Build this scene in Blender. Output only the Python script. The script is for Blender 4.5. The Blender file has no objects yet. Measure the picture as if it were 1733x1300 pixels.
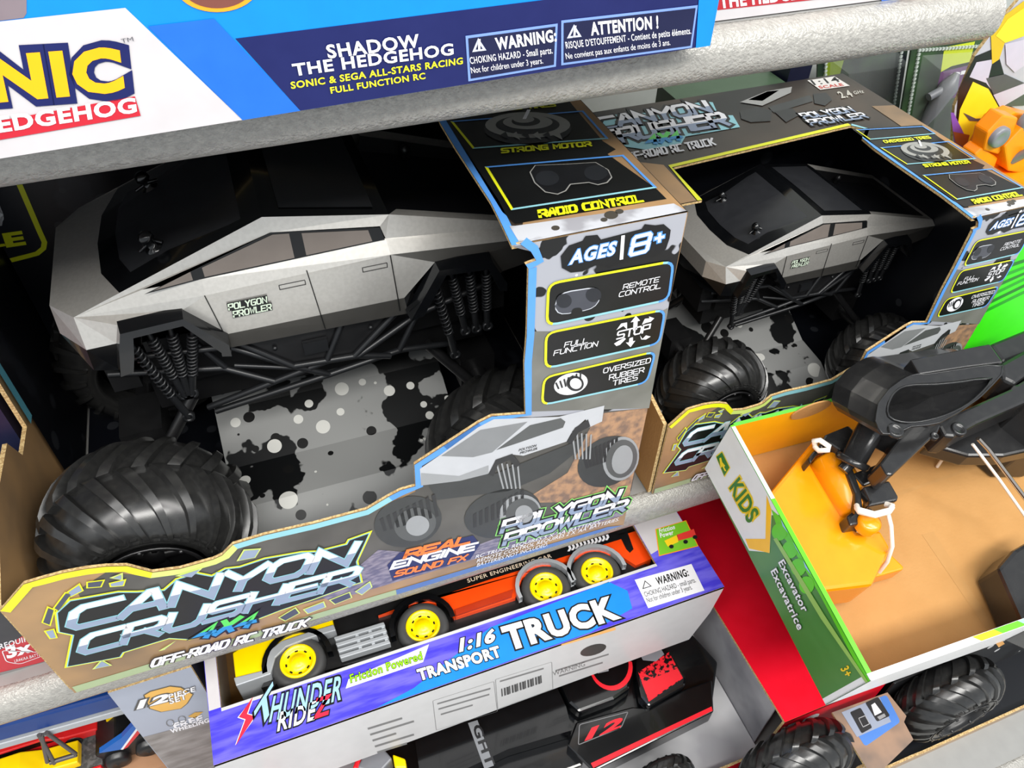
import bpy, bmesh, math, random
from mathutils import Vector, Matrix
random.seed(7)
S = bpy.context.scene
COL = S.collection
# ------------------------------------------------------------------ camera
FPX, CX, CY = 1300.0, 866.5, 650.0            # focal length in pixels of a 1733x1300 picture
RIGHT = Vector((0.93660433, -0.34992988, 0.01792785))
DOWN = Vector((-0.23417614, -0.66320313, -0.71086085))
FWD = Vector((0.26064126, 0.66159707, -0.70310415))
EYE = Vector((0, 0, 0.7))
cam_d = bpy.data.cameras.new('camera'); cam = bpy.data.objects.new('camera', cam_d); COL.objects.link(cam)
cam_d.sensor_width = 36; cam_d.lens = 36 * FPX / 1733; cam_d.clip_start = 0.01
M = Matrix.Identity(4)
for i in range(3):
    M[i][0], M[i][1], M[i][2], M[i][3] = RIGHT[i], -DOWN[i], -FWD[i], EYE[i]
cam.matrix_world = M
S.camera = cam
# ------------------------------------------------------------------ light
W = bpy.data.worlds.new('world'); S.world = W; W.use_nodes = True
W.node_tree.nodes['Background'].inputs[0].default_value = (0.80, 0.85, 0.9, 1)
W.node_tree.nodes['Background'].inputs[1].default_value = 0.6
def area(name, loc, target, sx, sy, power, col=(1, 1, 1)):
    d = bpy.data.lights.new(name, 'AREA'); d.shape = 'RECTANGLE'; d.size = sx; d.size_y = sy; d.energy = power; d.color = col
    o = bpy.data.objects.new(name, d); COL.objects.link(o); o.location = loc
    o.rotation_euler = (Vector(target) - Vector(loc)).to_track_quat('-Z', 'Y').to_euler()
area('ceiling_lamp', (0.1, -1.3, 2.3), (0.1, 0.45, 0.1), 2.6, 0.5, 72, (1, 0.98, 0.94))
area('ceiling_lamp', (1.6, -0.6, 2.4), (0.5, 0.4, 0), 0.5, 2.4, 34, (1, 0.98, 0.94))
area('ceiling_lamp', (-1.4, -0.5, 2.4), (0, 0.4, 0), 0.5, 2.4, 20, (1, 0.98, 0.95))
S.view_settings.view_transform = 'Standard'; S.view_settings.look = 'None'
S.view_settings.exposure = 0.42; S.view_settings.gamma = 1
try: S.view_settings.use_curve_mapping = False
except Exception: pass

# ------------------------------------------------------------------ materials
def lin(c):
    return tuple(((x / 255 / 12.92) if x <= 10 else ((x / 255 + 0.055) / 1.055) ** 2.4) for x in c) + (1,)
MATS = {}
def mat(name, rgb, rough=0.45, metal=0.0, rgb2=None, scale=30, lo=0.45, hi=0.55, bump=0, bscale=200, coat=0, trans=0, alpha=1, dots=None, detail=3, stretch=None, spec=0.5):
    """A procedural material: base colour, an optional second colour mixed in by noise, optional dots, optional bump."""
    if name in MATS: return MATS[name]
    m = bpy.data.materials.new(name); m.use_nodes = True; MATS[name] = m
    nt = m.node_tree; b = nt.nodes['Principled BSDF']
    b.inputs['Base Color'].default_value = lin(rgb); b.inputs['Roughness'].default_value = rough; b.inputs['Metallic'].default_value = metal
    b.inputs['Coat Weight'].default_value = coat; b.inputs['Transmission Weight'].default_value = trans; b.inputs['Alpha'].default_value = alpha
    b.inputs['Specular IOR Level'].default_value = spec
    m.diffuse_color = lin(rgb)
    N = lambda t: nt.nodes.new(t); L = nt.links.new
    tc = N('ShaderNodeTexCoord'); vec = tc.outputs['Object']
    if stretch:
        mp = N('ShaderNodeMapping'); mp.inputs['Scale'].default_value = stretch; L(vec, mp.inputs['Vector']); vec = mp.outputs['Vector']
    if rgb2 is None:
        rgb2 = tuple(max(0, c - 5) for c in rgb); lo, hi, scale = 0.3, 0.7, 60
    n = N('ShaderNodeTexNoise'); n.inputs['Scale'].default_value = scale; n.inputs['Detail'].default_value = detail
    L(vec, n.inputs['Vector'])
    r = N('ShaderNodeValToRGB'); r.color_ramp.elements[0].position = lo; r.color_ramp.elements[1].position = hi
    r.color_ramp.elements[0].color = lin(rgb); r.color_ramp.elements[1].color = lin(rgb2)
    L(n.outputs['Fac'], r.inputs['Fac']); out = r.outputs['Color']
    if dots:
        for (drgb, dscale, dr) in dots:
            v = N('ShaderNodeTexVoronoi'); v.inputs['Scale'].default_value = dscale; L(vec, v.inputs['Vector'])
            # every dot has its own random radius
            sp = N('ShaderNodeSeparateColor'); L(v.outputs['Color'], sp.inputs['Color'])
            mu = N('ShaderNodeMath'); mu.operation = 'MULTIPLY'; mu.inputs[1].default_value = dr; L(sp.outputs[0], mu.inputs[0])
            lt = N('ShaderNodeMath'); lt.operation = 'LESS_THAN'; L(v.outputs['Distance'], lt.inputs[0]); L(mu.outputs[0], lt.inputs[1])
            mx = N('ShaderNodeMix'); mx.data_type = 'RGBA'; L(lt.outputs[0], mx.inputs[0]); L(out, mx.inputs[6]); mx.inputs[7].default_value = lin(drgb)
            out = mx.outputs[2]
    L(out, b.inputs['Base Color'])
    if bump:
        nb = N('ShaderNodeTexNoise'); nb.inputs['Scale'].default_value = bscale; nb.inputs['Detail'].default_value = 2; L(tc.outputs['Object'], nb.inputs['Vector'])
        bp = N('ShaderNodeBump'); bp.inputs['Strength'].default_value = bump; bp.inputs['Distance'].default_value = 0.002
        L(nb.outputs['Fac'], bp.inputs['Height']); L(bp.outputs['Normal'], b.inputs['Normal'])
    return m
def ink(rgb, rough=0.32):
    return mat('ink_%d_%d_%d' % tuple(rgb), rgb, rough)
SHELF = mat('hammered_silver_paint', (166, 164, 158), 0.32, 0.12, (150, 148, 143), 200, 0.35, 0.65, 0.6, 480)
SHELFIN = mat('grey_shelf_steel', (150, 150, 148), 0.5, 0.1)
KRAFT = mat('kraft_cardboard', (182, 136, 80), 0.85, 0, (174, 128, 72), 22, 0.3, 0.7, 0.2, 300)
KRAFTE = mat('cardboard_edge', (206, 180, 128), 0.9, 0, (164, 132, 86), 500, 0.4, 0.6)
BLACKIN = mat('black_liner_print', (12, 14, 20), 0.35, 0, (30, 32, 38), 14, 0.62, 0.66, dots=[((40, 42, 46), 26, 0.3)])
BLACK = mat('black_print', (16, 17, 18), 0.35)
SPLAT = mat('grey_print_with_black_splashes', (158, 160, 168), 0.3, 0, (20, 20, 20), 24, 0.545, 0.555, dots=[((18, 18, 18), 48, 0.36), ((215, 215, 218), 60, 0.16)])
FLOORP = mat('splashed_grey_insert_print', (140, 141, 140), 0.28, 0, (18, 19, 20), 15, 0.545, 0.555, dots=[((22, 22, 22), 40, 0.34), ((205, 205, 200), 34, 0.34)], detail=4)
SAND = mat('sandy_canyon_print', (170, 134, 92), 0.3, 0, (124, 102, 78), 12, 0.35, 0.7)
DUST = mat('dusty_dark_print', (90, 88, 84), 0.28, 0, (66, 64, 61), 16, 0.35, 0.7)
GRAVEL = mat('orange_gravel_print', (172, 134, 102), 0.35, 0, (122, 100, 86), 120, 0.38, 0.64)
ROCKY = mat('purple_rocky_print', (96, 92, 116), 0.32, 0, (140, 132, 146), 90, 0.4, 0.62, stretch=(1, 1, 3))
GREYTOP = mat('dark_canyon_top_print', (26, 25, 25), 0.3, 0, (70, 58, 48), 9, 0.35, 0.7)
YEL = ink((222, 226, 34)); BLU = ink((86, 150, 226)); CYA = ink((140, 196, 206)); LIM = ink((206, 224, 120)); WHT = ink((232, 232, 236)); STEEL = ink((140, 154, 178)); TEAL = ink((96, 170, 188))
SILVER = mat('silver_body_paint', (206, 203, 197), 0.33, 0.68, (200, 197, 191), 300, 0.4, 0.6)
SILVERD = mat('dark_silver_paint', (104, 102, 98), 0.36, 0.75)
GLOSSK = mat('gloss_black_plastic', (13, 14, 16), 0.16, 0, coat=0.3)
GLASSK = mat('smoked_black_windshield', (40, 41, 44), 0.3, 0)
WINDOW = mat('brown_tinted_window', (112, 104, 98), 0.3, 0.1)
BLKPL = mat('black_plastic', (24, 24, 25), 0.34, 0)
CHAS = mat('satin_black_chassis', (25, 26, 28), 0.38, 0)
RUBBER = mat('black_rubber', (32, 32, 32), 0.27, 0, (40, 40, 39), 200, 0.4, 0.7, spec=0.7)
ORANGE = mat('orange_plastic', (244, 150, 12), 0.22, 0, coat=0.3)
YELP = mat('yellow_plastic', (246, 214, 0), 0.28, 0)
WHITEPL = mat('white_cord', (236, 228, 216), 0.5, 0)

# ------------------------------------------------------------------ frames and mesh builder
class Fr:
    def __init__(self, O, U, V, ku=1.0, kv=1.0):
        self.ku = ku; self.kv = kv; self.O = Vector(O); self.U = Vector(U).normalized(); self.V = Vector(V).normalized(); self.N = self.U.cross(self.V).normalized()
    def p(self, s, t, d=0.0): return self.O + self.U * (s * self.ku) + self.V * (t * self.kv) + self.N * d
    def pix(self, u, v, d=0.0):
        """where on this plane the sight line through a point of the photograph lands -> (s, t)"""
        r = RIGHT * (u - CX) + DOWN * (v - CY) + FWD * FPX
        k = (self.O + self.N * d - EYE).dot(self.N) / r.dot(self.N)
        q = EYE + r * k - self.O
        return (q.dot(self.U) / self.ku, q.dot(self.V) / self.kv)
    def pl(self, pts, d=0.0): return [self.pix(u, v, d) for u, v in pts]
def XZ(y): return Fr((0, y, 0), (1, 0, 0), (0, 0, 1))
def XY(z): return Fr((0, 0, z), (1, 0, 0), (0, 1, 0))
LAY = 0.00022
class MB:
    def __init__(self): self.v = []; self.f = []; self.fm = []; self.m = []; self.sm = []
    def mi(self, m):
        if m not in self.m: self.m.append(m)
        return self.m.index(m)
    def face(self, pts, m, smooth=False):
        b = len(self.v); self.v += [Vector(p) for p in pts]; self.f.append(list(range(b, b + len(pts)))); self.fm.append(self.mi(m)); self.sm.append(smooth)
    def grid(self, rows, m, cu=False, cv=False, smooth=True):
        b = len(self.v); n = len(rows); k = len(rows[0]); i = self.mi(m)
        for r in rows: self.v += [Vector(p) for p in r]
        for a in range(n if cu else n - 1):
            for c in range(k if cv else k - 1):
                a2 = (a + 1) % n; c2 = (c + 1) % k
                self.f.append([b + a * k + c, b + a * k + c2, b + a2 * k + c2, b + a2 * k + c]); self.fm.append(i); self.sm.append(smooth)
    def box(self, lo, hi, m):
        x0, y0, z0 = lo; x1, y1, z1 = hi
        P = [(x0, y0, z0), (x1, y0, z0), (x1, y1, z0), (x0, y1, z0), (x0, y0, z1), (x1, y0, z1), (x1, y1, z1), (x0, y1, z1)]
        for q in ((3, 2, 1, 0), (4, 5, 6, 7), (0, 1, 5, 4), (1, 2, 6, 5), (2, 3, 7, 6), (3, 0, 4, 7)): self.face([P[i] for i in q], m)
    def prism(self, fr, st, d0, d1, m, me=None, mb=None, taper=1.0):
        """outline st on plane fr, from depth d0 (seen side) to d1 (far side)"""
        n = len(st); cs = sum(p[0] for p in st) / n; ct = sum(p[1] for p in st) / n
        A = [fr.p(s, t, d0) if taper == 1 else fr.p(cs + (s - cs) * taper, ct + (t - ct) * taper, d0) for s, t in st]
        B = [fr.p(s, t, d1) for s, t in st]
        if area2(st) < 0: A.reverse(); B.reverse()
        self.face(A, m); self.face(B[::-1], mb or me or m)
        for i in range(n):
            j = (i + 1) % n; self.face([A[j], A[i], B[i], B[j]], me or m)
    def poly(self, fr, st, m, lay=1):
        if area2(st) < 0: st = st[::-1]
        self.face([fr.p(s, t, lay * LAY) for s, t in st], m)
    def tube(self, pts, r, m, n=10, closed=False, taper=None):
        pts = [Vector(p) for p in pts]; rows = []
        up = Vector((0.13, 0.31, 0.94))
        for i, p in enumerate(pts):
            a = pts[i - 1] if (i > 0 or closed) else p; b = pts[(i + 1) % len(pts)] if (i < len(pts) - 1 or closed) else p
            t = (b - a).normalized(); x = t.cross(up)
            if x.length < 1e-4: x = t.cross(Vector((1, 0, 0)))
            x.normalize(); y = x.cross(t); up = y if y.length > 0.5 else up
            rr = r if taper is None else taper[i]
            rows.append([p + x * (rr * math.cos(q * 2 * math.pi / n)) + y * (rr * math.sin(q * 2 * math.pi / n)) for q in range(n)])
        self.grid(rows, m, closed, True)
        if not closed: self.face(rows[0], m); self.face(rows[-1][::-1], m)
    def lathe(self, O, ax, prof, m, n=32, caps=False, smooth=True):
        """prof: (radius, along axis)"""
        O = Vector(O); ax = Vector(ax).normalized(); x = ax.cross(Vector((0.3, 0.5, 0.81))).normalized(); y = ax.cross(x)
        rows = [[O + ax * h + (x * math.cos(a) + y * math.sin(a)) * r for a in [k * 2 * math.pi / n for k in range(n)]] for r, h in prof]
        self.grid(rows, m, False, True, smooth)
        if caps: self.face(rows[0][::-1], m); self.face(rows[-1], m)
    def band(self, fr, line, w, mats, lay=2):
        """a printed border of width w along an outline (to its left)"""
        n = len(line); off = []
        for i in range(n):
            a = Vector(line[max(0, i - 1)]); b = Vector(line[min(n - 1, i + 1)]); t = (b - a); t.normalize()
            off.append((line[i][0] - t.y * w, line[i][1] + t.x * w))
        for i in range(n - 1): self.poly(fr, [line[i], line[i + 1], off[i + 1], off[i]], mats[min(len(mats) - 1, i * len(mats) // (n - 1))], lay)
    def ring(self, fr, st, w, mats, lay=2):
        """outline of a closed shape: inner edge moved towards the centre by w"""
        n = len(st); inn = inset(st, w)
        for i in range(n):
            j = (i + 1) % n; self.poly(fr, [st[i], st[j], inn[j], inn[i]], mats(i / n) if callable(mats) else mats, lay)
    def text(self, fr, s, p0, p1, p2, m, lay=3, bold=0.0, pix=True, d=None):
        """lettering: p0 baseline left, p1 baseline right, p2 cap height above p0"""
        if pix: p0, p1, p2 = fr.pl([p0, p1, p2])
        vs, fs = glyphs(s, bold); i = self.mi(m); b = len(self.v)
        dd = lay * LAY
        for x, y in vs:
            self.v.append(fr.p(p0[0] + (p1[0] - p0[0]) * x + (p2[0] - p0[0]) * y, p0[1] + (p1[1] - p0[1]) * x + (p2[1] - p0[1]) * y, dd))
        for f in fs: self.f.append([b + q for q in f]); self.fm.append(i); self.sm.append(False)
    def techno(self, fr, s, p0, p1, p2, th, m, lay=3, m2=None, gap=0.28, pix=True):
        """wide lettering drawn with straight strokes of thickness th (part of the height); m2 fills the lower half"""
        if pix: p0, p1, p2 = fr.pl([p0, p1, p2])
        p0, p1, p2 = Vector(p0), Vector(p1), Vector(p2); ex = p1 - p0; ey = p2 - p0
        tw = sum(GW.get(c, 1) for c in s) + gap * (len(s) - 1); x = 0; h = ey.length
        w = th * h / 2
        base = p0 + ey * 0.5; nx = Vector((-ex.y, ex.x)).normalized()
        for c in s:
            cw = GW.get(c, 1)
            for si, pl in enumerate(GL.get(c, [])):
                q = [p0 + ex * ((x + a * cw) / tw) + ey * b for a, b in pl]
                closed = pl[0] == pl[-1]
                if closed: q = q[:-1]
                n = len(q); L_, R_ = [], []
                for k in range(n):
                    b0 = q[k]; a0 = q[k - 1] if (closed or k) else None; c0 = q[(k + 1) % n] if (closed or k < n - 1) else None
                    t1 = (b0 - a0).normalized() if a0 is not None else None; t2 = (c0 - b0).normalized() if c0 is not None else None
                    if t1 is None: o = Vector((-t2.y, t2.x)) * w; b0 = b0 - t2 * w * 0.95
                    elif t2 is None: o = Vector((-t1.y, t1.x)) * w; b0 = b0 + t1 * w * 0.95
                    else:
                        n1 = Vector((-t1.y, t1.x)); n2 = Vector((-t2.y, t2.x)); o = n1 + n2; o = o * (2 * w / max(o.length_squared, 0.55))
                    L_.append(b0 + o); R_.append(b0 - o)
                for k in range(n if closed else n - 1):
                    k2 = (k + 1) % n; quad = [R_[k], R_[k2], L_[k2], L_[k]]
                    dl = lay + si * 0.14
                    if m2 is None: self.poly(fr, [(v.x, v.y) for v in quad], m, dl)
                    else:
                        for sgn, mm in ((1, m), (-1, m2)):
                            cl = clip(quad, base, nx * sgn)
                            if len(cl) > 2: self.poly(fr, [(v.x, v.y) for v in cl], mm, dl)
            x += cw + gap
    def build(self, name, parent=None, origin=None, smooth=None, weld=False, bevel=0):
        o0 = Vector(origin) if origin is not None else (rootloc(parent) if parent else Vector((0, 0, 0)))
        me = bpy.data.meshes.new(name); me.from_pydata([tuple(v - o0) for v in self.v], [], self.f)
        for m in self.m: me.materials.append(m)
        for p, i, s in zip(me.polygons, self.fm, self.sm): p.material_index = i; p.use_smooth = s
        if weld or bevel:
            bm = bmesh.new(); bm.from_mesh(me); bmesh.ops.remove_doubles(bm, verts=bm.verts, dist=1e-6)
            bmesh.ops.recalc_face_normals(bm, faces=bm.faces); bm.to_mesh(me); bm.free()
        me.update()
        o = bpy.data.objects.new(name, me); COL.objects.link(o)
        if parent: o.parent = parent
        else: o.location = o0
        if bevel:
            md = o.modifiers.new('soft_edges', 'BEVEL'); md.width = bevel; md.segments = 2; md.limit_method = 'ANGLE'; md.angle_limit = 0.6
        return o
def rootloc(o):
    while o.parent: o = o.parent
    return Vector(o.location)
def area2(st): return sum(a[0] * b[1] - b[0] * a[1] for a, b in zip(st, st[1:] + st[:1]))
def inset(st, w):
    n = len(st); sg = 1 if area2(st) > 0 else -1; out = []
    for i in range(n):
        a = Vector(st[i - 1]); b = Vector(st[i]); c = Vector(st[(i + 1) % n])
        t1 = (b - a).normalized(); t2 = (c - b).normalized(); n1 = Vector((-t1.y, t1.x)) * sg; n2 = Vector((-t2.y, t2.x)) * sg
        bi = n1 + n2; k = bi.length_squared
        bi = bi * (2 / k) if k > 0.15 else n1
        out.append((b.x + bi.x * w, b.y + bi.y * w))
    return out
def clip(poly, base, n):
    out = []
    for a, b in zip(poly, poly[1:] + poly[:1]):
        da, db = (a - base).dot(n), (b - base).dot(n)
        if da >= 0: out.append(a)
        if da * db < 0: out.append(a + (b - a) * (da / (da - db)))
    return out
def rrect(st, r, k=4):
    """four corners -> rounded outline"""
    out = []
    for i in range(4):
        b = Vector(st[i]); a = (Vector(st[i - 1]) - b).normalized() * r; c = (Vector(st[(i + 1) % 4]) - b).normalized() * r
        for q in range(k + 1):
            t = q / k; p = b + a * (1 - t) ** 2 + c * t ** 2; out.append((p.x, p.y))
    return out
def ell(c, rx, ry, n=28, rot=0.0):
    return [(c[0] + rx * math.cos(a) * math.cos(rot) - ry * math.sin(a) * math.sin(rot), c[1] + rx * math.cos(a) * math.sin(rot) + ry * math.sin(a) * math.cos(rot)) for a in [k * 2 * math.pi / n for k in range(n)]]
GC = {}
CAP = [None]
def glyphs(s, bold):
    if (s, bold) in GC: return GC[(s, bold)]
    sp = 1.1 if bold else 1.0
    def raw(txt, bo):
        cu = bpy.data.curves.new('lettering', 'FONT'); cu.body = txt; cu.offset = bo; cu.resolution_u = 3; cu.space_character = sp
        o = bpy.data.objects.new('lettering', cu); COL.objects.link(o)
        dg = bpy.context.evaluated_depsgraph_get(); me = bpy.data.meshes.new_from_object(o.evaluated_get(dg))
        vs = [(v.co.x, v.co.y) for v in me.vertices]; fs = [list(p.vertices) for p in me.polygons]
        bpy.data.meshes.remove(me); bpy.data.objects.remove(o); bpy.data.curves.remove(cu)
        return vs, fs
    if CAP[0] is None: CAP[0] = max(v[1] for v in raw('H', 0)[0])
    vs, fs = raw(s, bold); v0 = raw(s, 0)[0] if bold else vs; x0 = min(v[0] for v in v0); x1 = max(v[0] for v in v0)
    vs = [((x - x0) / (x1 - x0), y / CAP[0]) for x, y in vs]
    GC[(s, bold)] = (vs, fs); return vs, fs
GW = {'I': 0.15, '1': 0.35, ' ': 0.5, '-': 0.5, ':': 0.12, '|': 0.1}
GL = {'A': [[(0, 0), (.5, 1), (.62, 1), (1, 0)], [(.2, .3), (.85, .3)]], 'B': [[(0, 0), (0, 1), (.85, 1), (1, .85), (1, .65), (.85, .52), (0, .52)], [(.85, .52), (1, .4), (1, .15), (.85, 0), (0, 0)]],
      'C': [[(1, 1), (.18, 1), (0, .8), (0, .2), (.18, 0), (1, 0)]], 'D': [[(0, 0), (0, 1), (.8, 1), (1, .75), (1, .25), (.8, 0), (0, 0)]],
      'E': [[(1, 1), (0, 1), (0, 0), (1, 0)], [(0, .5), (.85, .5)]], 'F': [[(1, 1), (0, 1), (0, 0)], [(0, .48), (.8, .48)]],
      'G': [[(1, 1), (.18, 1), (0, .8), (0, .2), (.18, 0), (1, 0), (1, .5), (.55, .5)]], 'H': [[(0, 0), (0, 1)], [(1, 0), (1, 1)], [(0, .5), (1, .5)]],
      'I': [[(.5, 0), (.5, 1)]], 'K': [[(0, 0), (0, 1)], [(0, .5), (.3, .5), (1, 1)], [(.3, .5), (1, 0)]], 'L': [[(0, 1), (0, 0), (1, 0)]],
      'M': [[(0, 0), (0, 1), (.5, .4), (1, 1), (1, 0)]], 'N': [[(0, 0), (0, 1), (1, 0), (1, 1)]], 'O': [[(.18, 0), (0, .2), (0, .8), (.18, 1), (.82, 1), (1, .8), (1, .2), (.82, 0), (.18, 0)]],
      'P': [[(0, 0), (0, 1), (1, 1), (1, .42), (0, .42)]], 'R': [[(0, 0), (0, 1), (.85, 1), (1, .85), (1, .55), (.85, .42), (0, .42)], [(.55, .42), (1, 0)]],
      'S': [[(1, 1), (.12, 1), (0, .88), (0, .6), (.12, .5), (.88, .5), (1, .4), (1, .12), (.88, 0), (0, 0)]], 'T': [[(0, 1), (1, 1)], [(.5, 1), (.5, 0)]],
      'U': [[(0, 1), (0, .2), (.18, 0), (.82, 0), (1, .2), (1, 1)]], 'W': [[(0, 1), (.22, 0), (.5, .7), (.78, 0), (1, 1)]], 'V': [[(0, 1), (.44, 0), (.56, 0), (1, 1)]], 'X': [[(0, 0), (1, 1)], [(0, 1), (1, 0)]],
      'Y': [[(0, 1), (.5, .45), (1, 1)], [(.5, .45), (.5, 0)]], 'Z': [[(0, 1), (1, 1), (0, 0), (1, 0)]], '4': [[(.72, 0), (.72, 1), (0, .3), (1, .3)]],
      '1': [[(0, .8), (.8, 1), (.8, 0)]], '0': [[(.1, 0), (0, .15), (0, .85), (.1, 1), (.9, 1), (1, .85), (1, .15), (.9, 0), (.1, 0)]], '8': [[(.1, 0), (0, .1), (0, .42), (.1, .52), (0, .62), (0, .9), (.1, 1), (.9, 1), (1, .9), (1, .62), (.9, .52), (1, .42), (1, .1), (.9, 0), (.1, 0)], [(.1, .52), (.9, .52)]],
      '2': [[(0, 1), (1, 1), (1, .55), (0, .45), (0, 0), (1, 0)]], '6': [[(1, 1), (0, 1), (0, 0), (1, 0), (1, .5), (0, .5)]], '-': [[(0, .5), (1, .5)]], ':': [[(.5, .2), (.5, .25)], [(.5, .7), (.5, .75)]], '|': [[(.5, 0), (.5, 1)]], '+': [[(0, .5), (1, .5)], [(.5, 0), (.5, 1)]]}
def thing(name, label, cat, loc=(0, 0, 0), group=None):
    o = bpy.data.objects.new(name, None); COL.objects.link(o); o.empty_display_size = 0.02
    o.location = loc; return tag(o, label, cat, group)
def tag(o, label, cat, group=None):
    o['label'] = label; o['category'] = cat
    if group: o['group'] = group
    return o
def struct(o): o['kind'] = 'structure'; return o
def copy_tree(o, parent=None):
    c = o.copy(); COL.objects.link(c); c.parent = parent
    for ch in list(o.children): copy_tree(ch, c)
    return c
# ------------------------------------------------------------------ the setting: shelves and back wall
def shelf(label, x0, x1, yf, yb, ztop, lip, r, name='store_shelf'):
    root = thing(name, label, 'shelf', ((x0 + x1) / 2, yf, ztop))
    b = MB(); b.box((x0, yf + r, ztop - 0.006), (x1, yb, ztop), SHELFIN); b.build('shelf_board', root)
    prof = []
    for k in range(9):
        a = math.pi / 2 + k * math.pi / 2 / 8; prof.append((yf + r + r * math.cos(a), ztop - r + r * math.sin(a)))
    for k in range(9):
        a = math.pi + k * math.pi / 2 / 8; prof.append((yf + r + r * math.cos(a), ztop - lip + r + r * math.sin(a)))
    prof += [(yf + r + 0.012, ztop - lip), (yf + r + 0.012, ztop - lip + 0.006), (yf + r + 0.004, ztop - lip + 0.006), (yf + r + 0.004, ztop - 0.0065)]
    m = MB(); m.grid([[(x, y, z) for y, z in prof] for x in (x0, x1)], SHELF, False, True)
    m.build('shelf_lip', root); return root
shelf('silver hammered metal shelf with a rounded lip above the truck boxes', -1.2, 0.548, 0.425, 0.95, 0.517, 0.036, 0.016)
shelf('silver metal shelf with a rounded lip under the boxed monster trucks', -1.2, 1.7, 0.428, 0.95, -0.001, 0.047, 0.018)
low = shelf('pale grey bottom shelf at the lowest corner under the tyre box', -1.2, 1.7, 0.085, 0.95, -0.3, 0.05, 0.02)
WALL = mat('grey_back_panel', (176, 180, 176), 0.6)
b = MB(); b.box((-1.3, 0.95, -0.6), (1.9, 0.97, 0.9), WALL); struct(b.build('wall_back'))
b = MB(); b.box((-1.6, -0.6, -0.62), (2.2, 1.0, -0.6), mat('pale_store_floor', (196, 196, 194), 0.4)); struct(b.build('floor'))
b = MB(); b.box((-1.18, 0.1, -0.6), (1.68, 0.94, -0.352), SHELFIN); tag(b.build('shelf_plinth', None, (0, 0.1, -0.6)), 'grey steel plinth carrying the bottom shelf', 'plinth')

# ------------------------------------------------------------------ boxes with monster trucks
ct, st_ = math.cos(-0.0076), math.sin(-0.0076)
FA = Fr((-0.2566, 0.4154, 0.001), (ct, st_, 0), (0, 0, 1)); TA = Fr((-0.2566, 0.4154, 0.396), (ct, st_, 0), (-st_, ct, 0))
FB = Fr((0.3474, 0.4383, 0.001), (1, 0, 0), (0, 0, 1), 0.71, 0.763); TB = Fr((0.3474, 0.4383, 0.302), (1, 0, 0), (0, 1, 0), 0.71, 0.76)
WA, HA, DA = 0.554, 0.395, 0.424
EDGE = [(0, 0.150)] + FA.pl([(40, 988), (70, 979), (107, 969), (145, 962), (179, 958), (215, 957), (238, 963), (258, 968), (304, 962), (361, 946), (376, 939), (394, 921), (447, 905), (530, 886), (620, 862), (657, 840), (678, 829), (703, 822), (701, 786), (750, 754), (810, 715), (832, 704), (889, 700), (887, 615), (891, 568), (894, 454), (889, 447), (907, 440), (898, 425), (880, 412)])
FOLDX = TA.pix(857, 402)[0]
def canyon_logo(mb, fr, M3, sc=1.0, dark=BLACK):
    """the two line wide lettering with its jagged black shield, M3 maps (0..1, 0..1) of the shield to the plane"""
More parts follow.
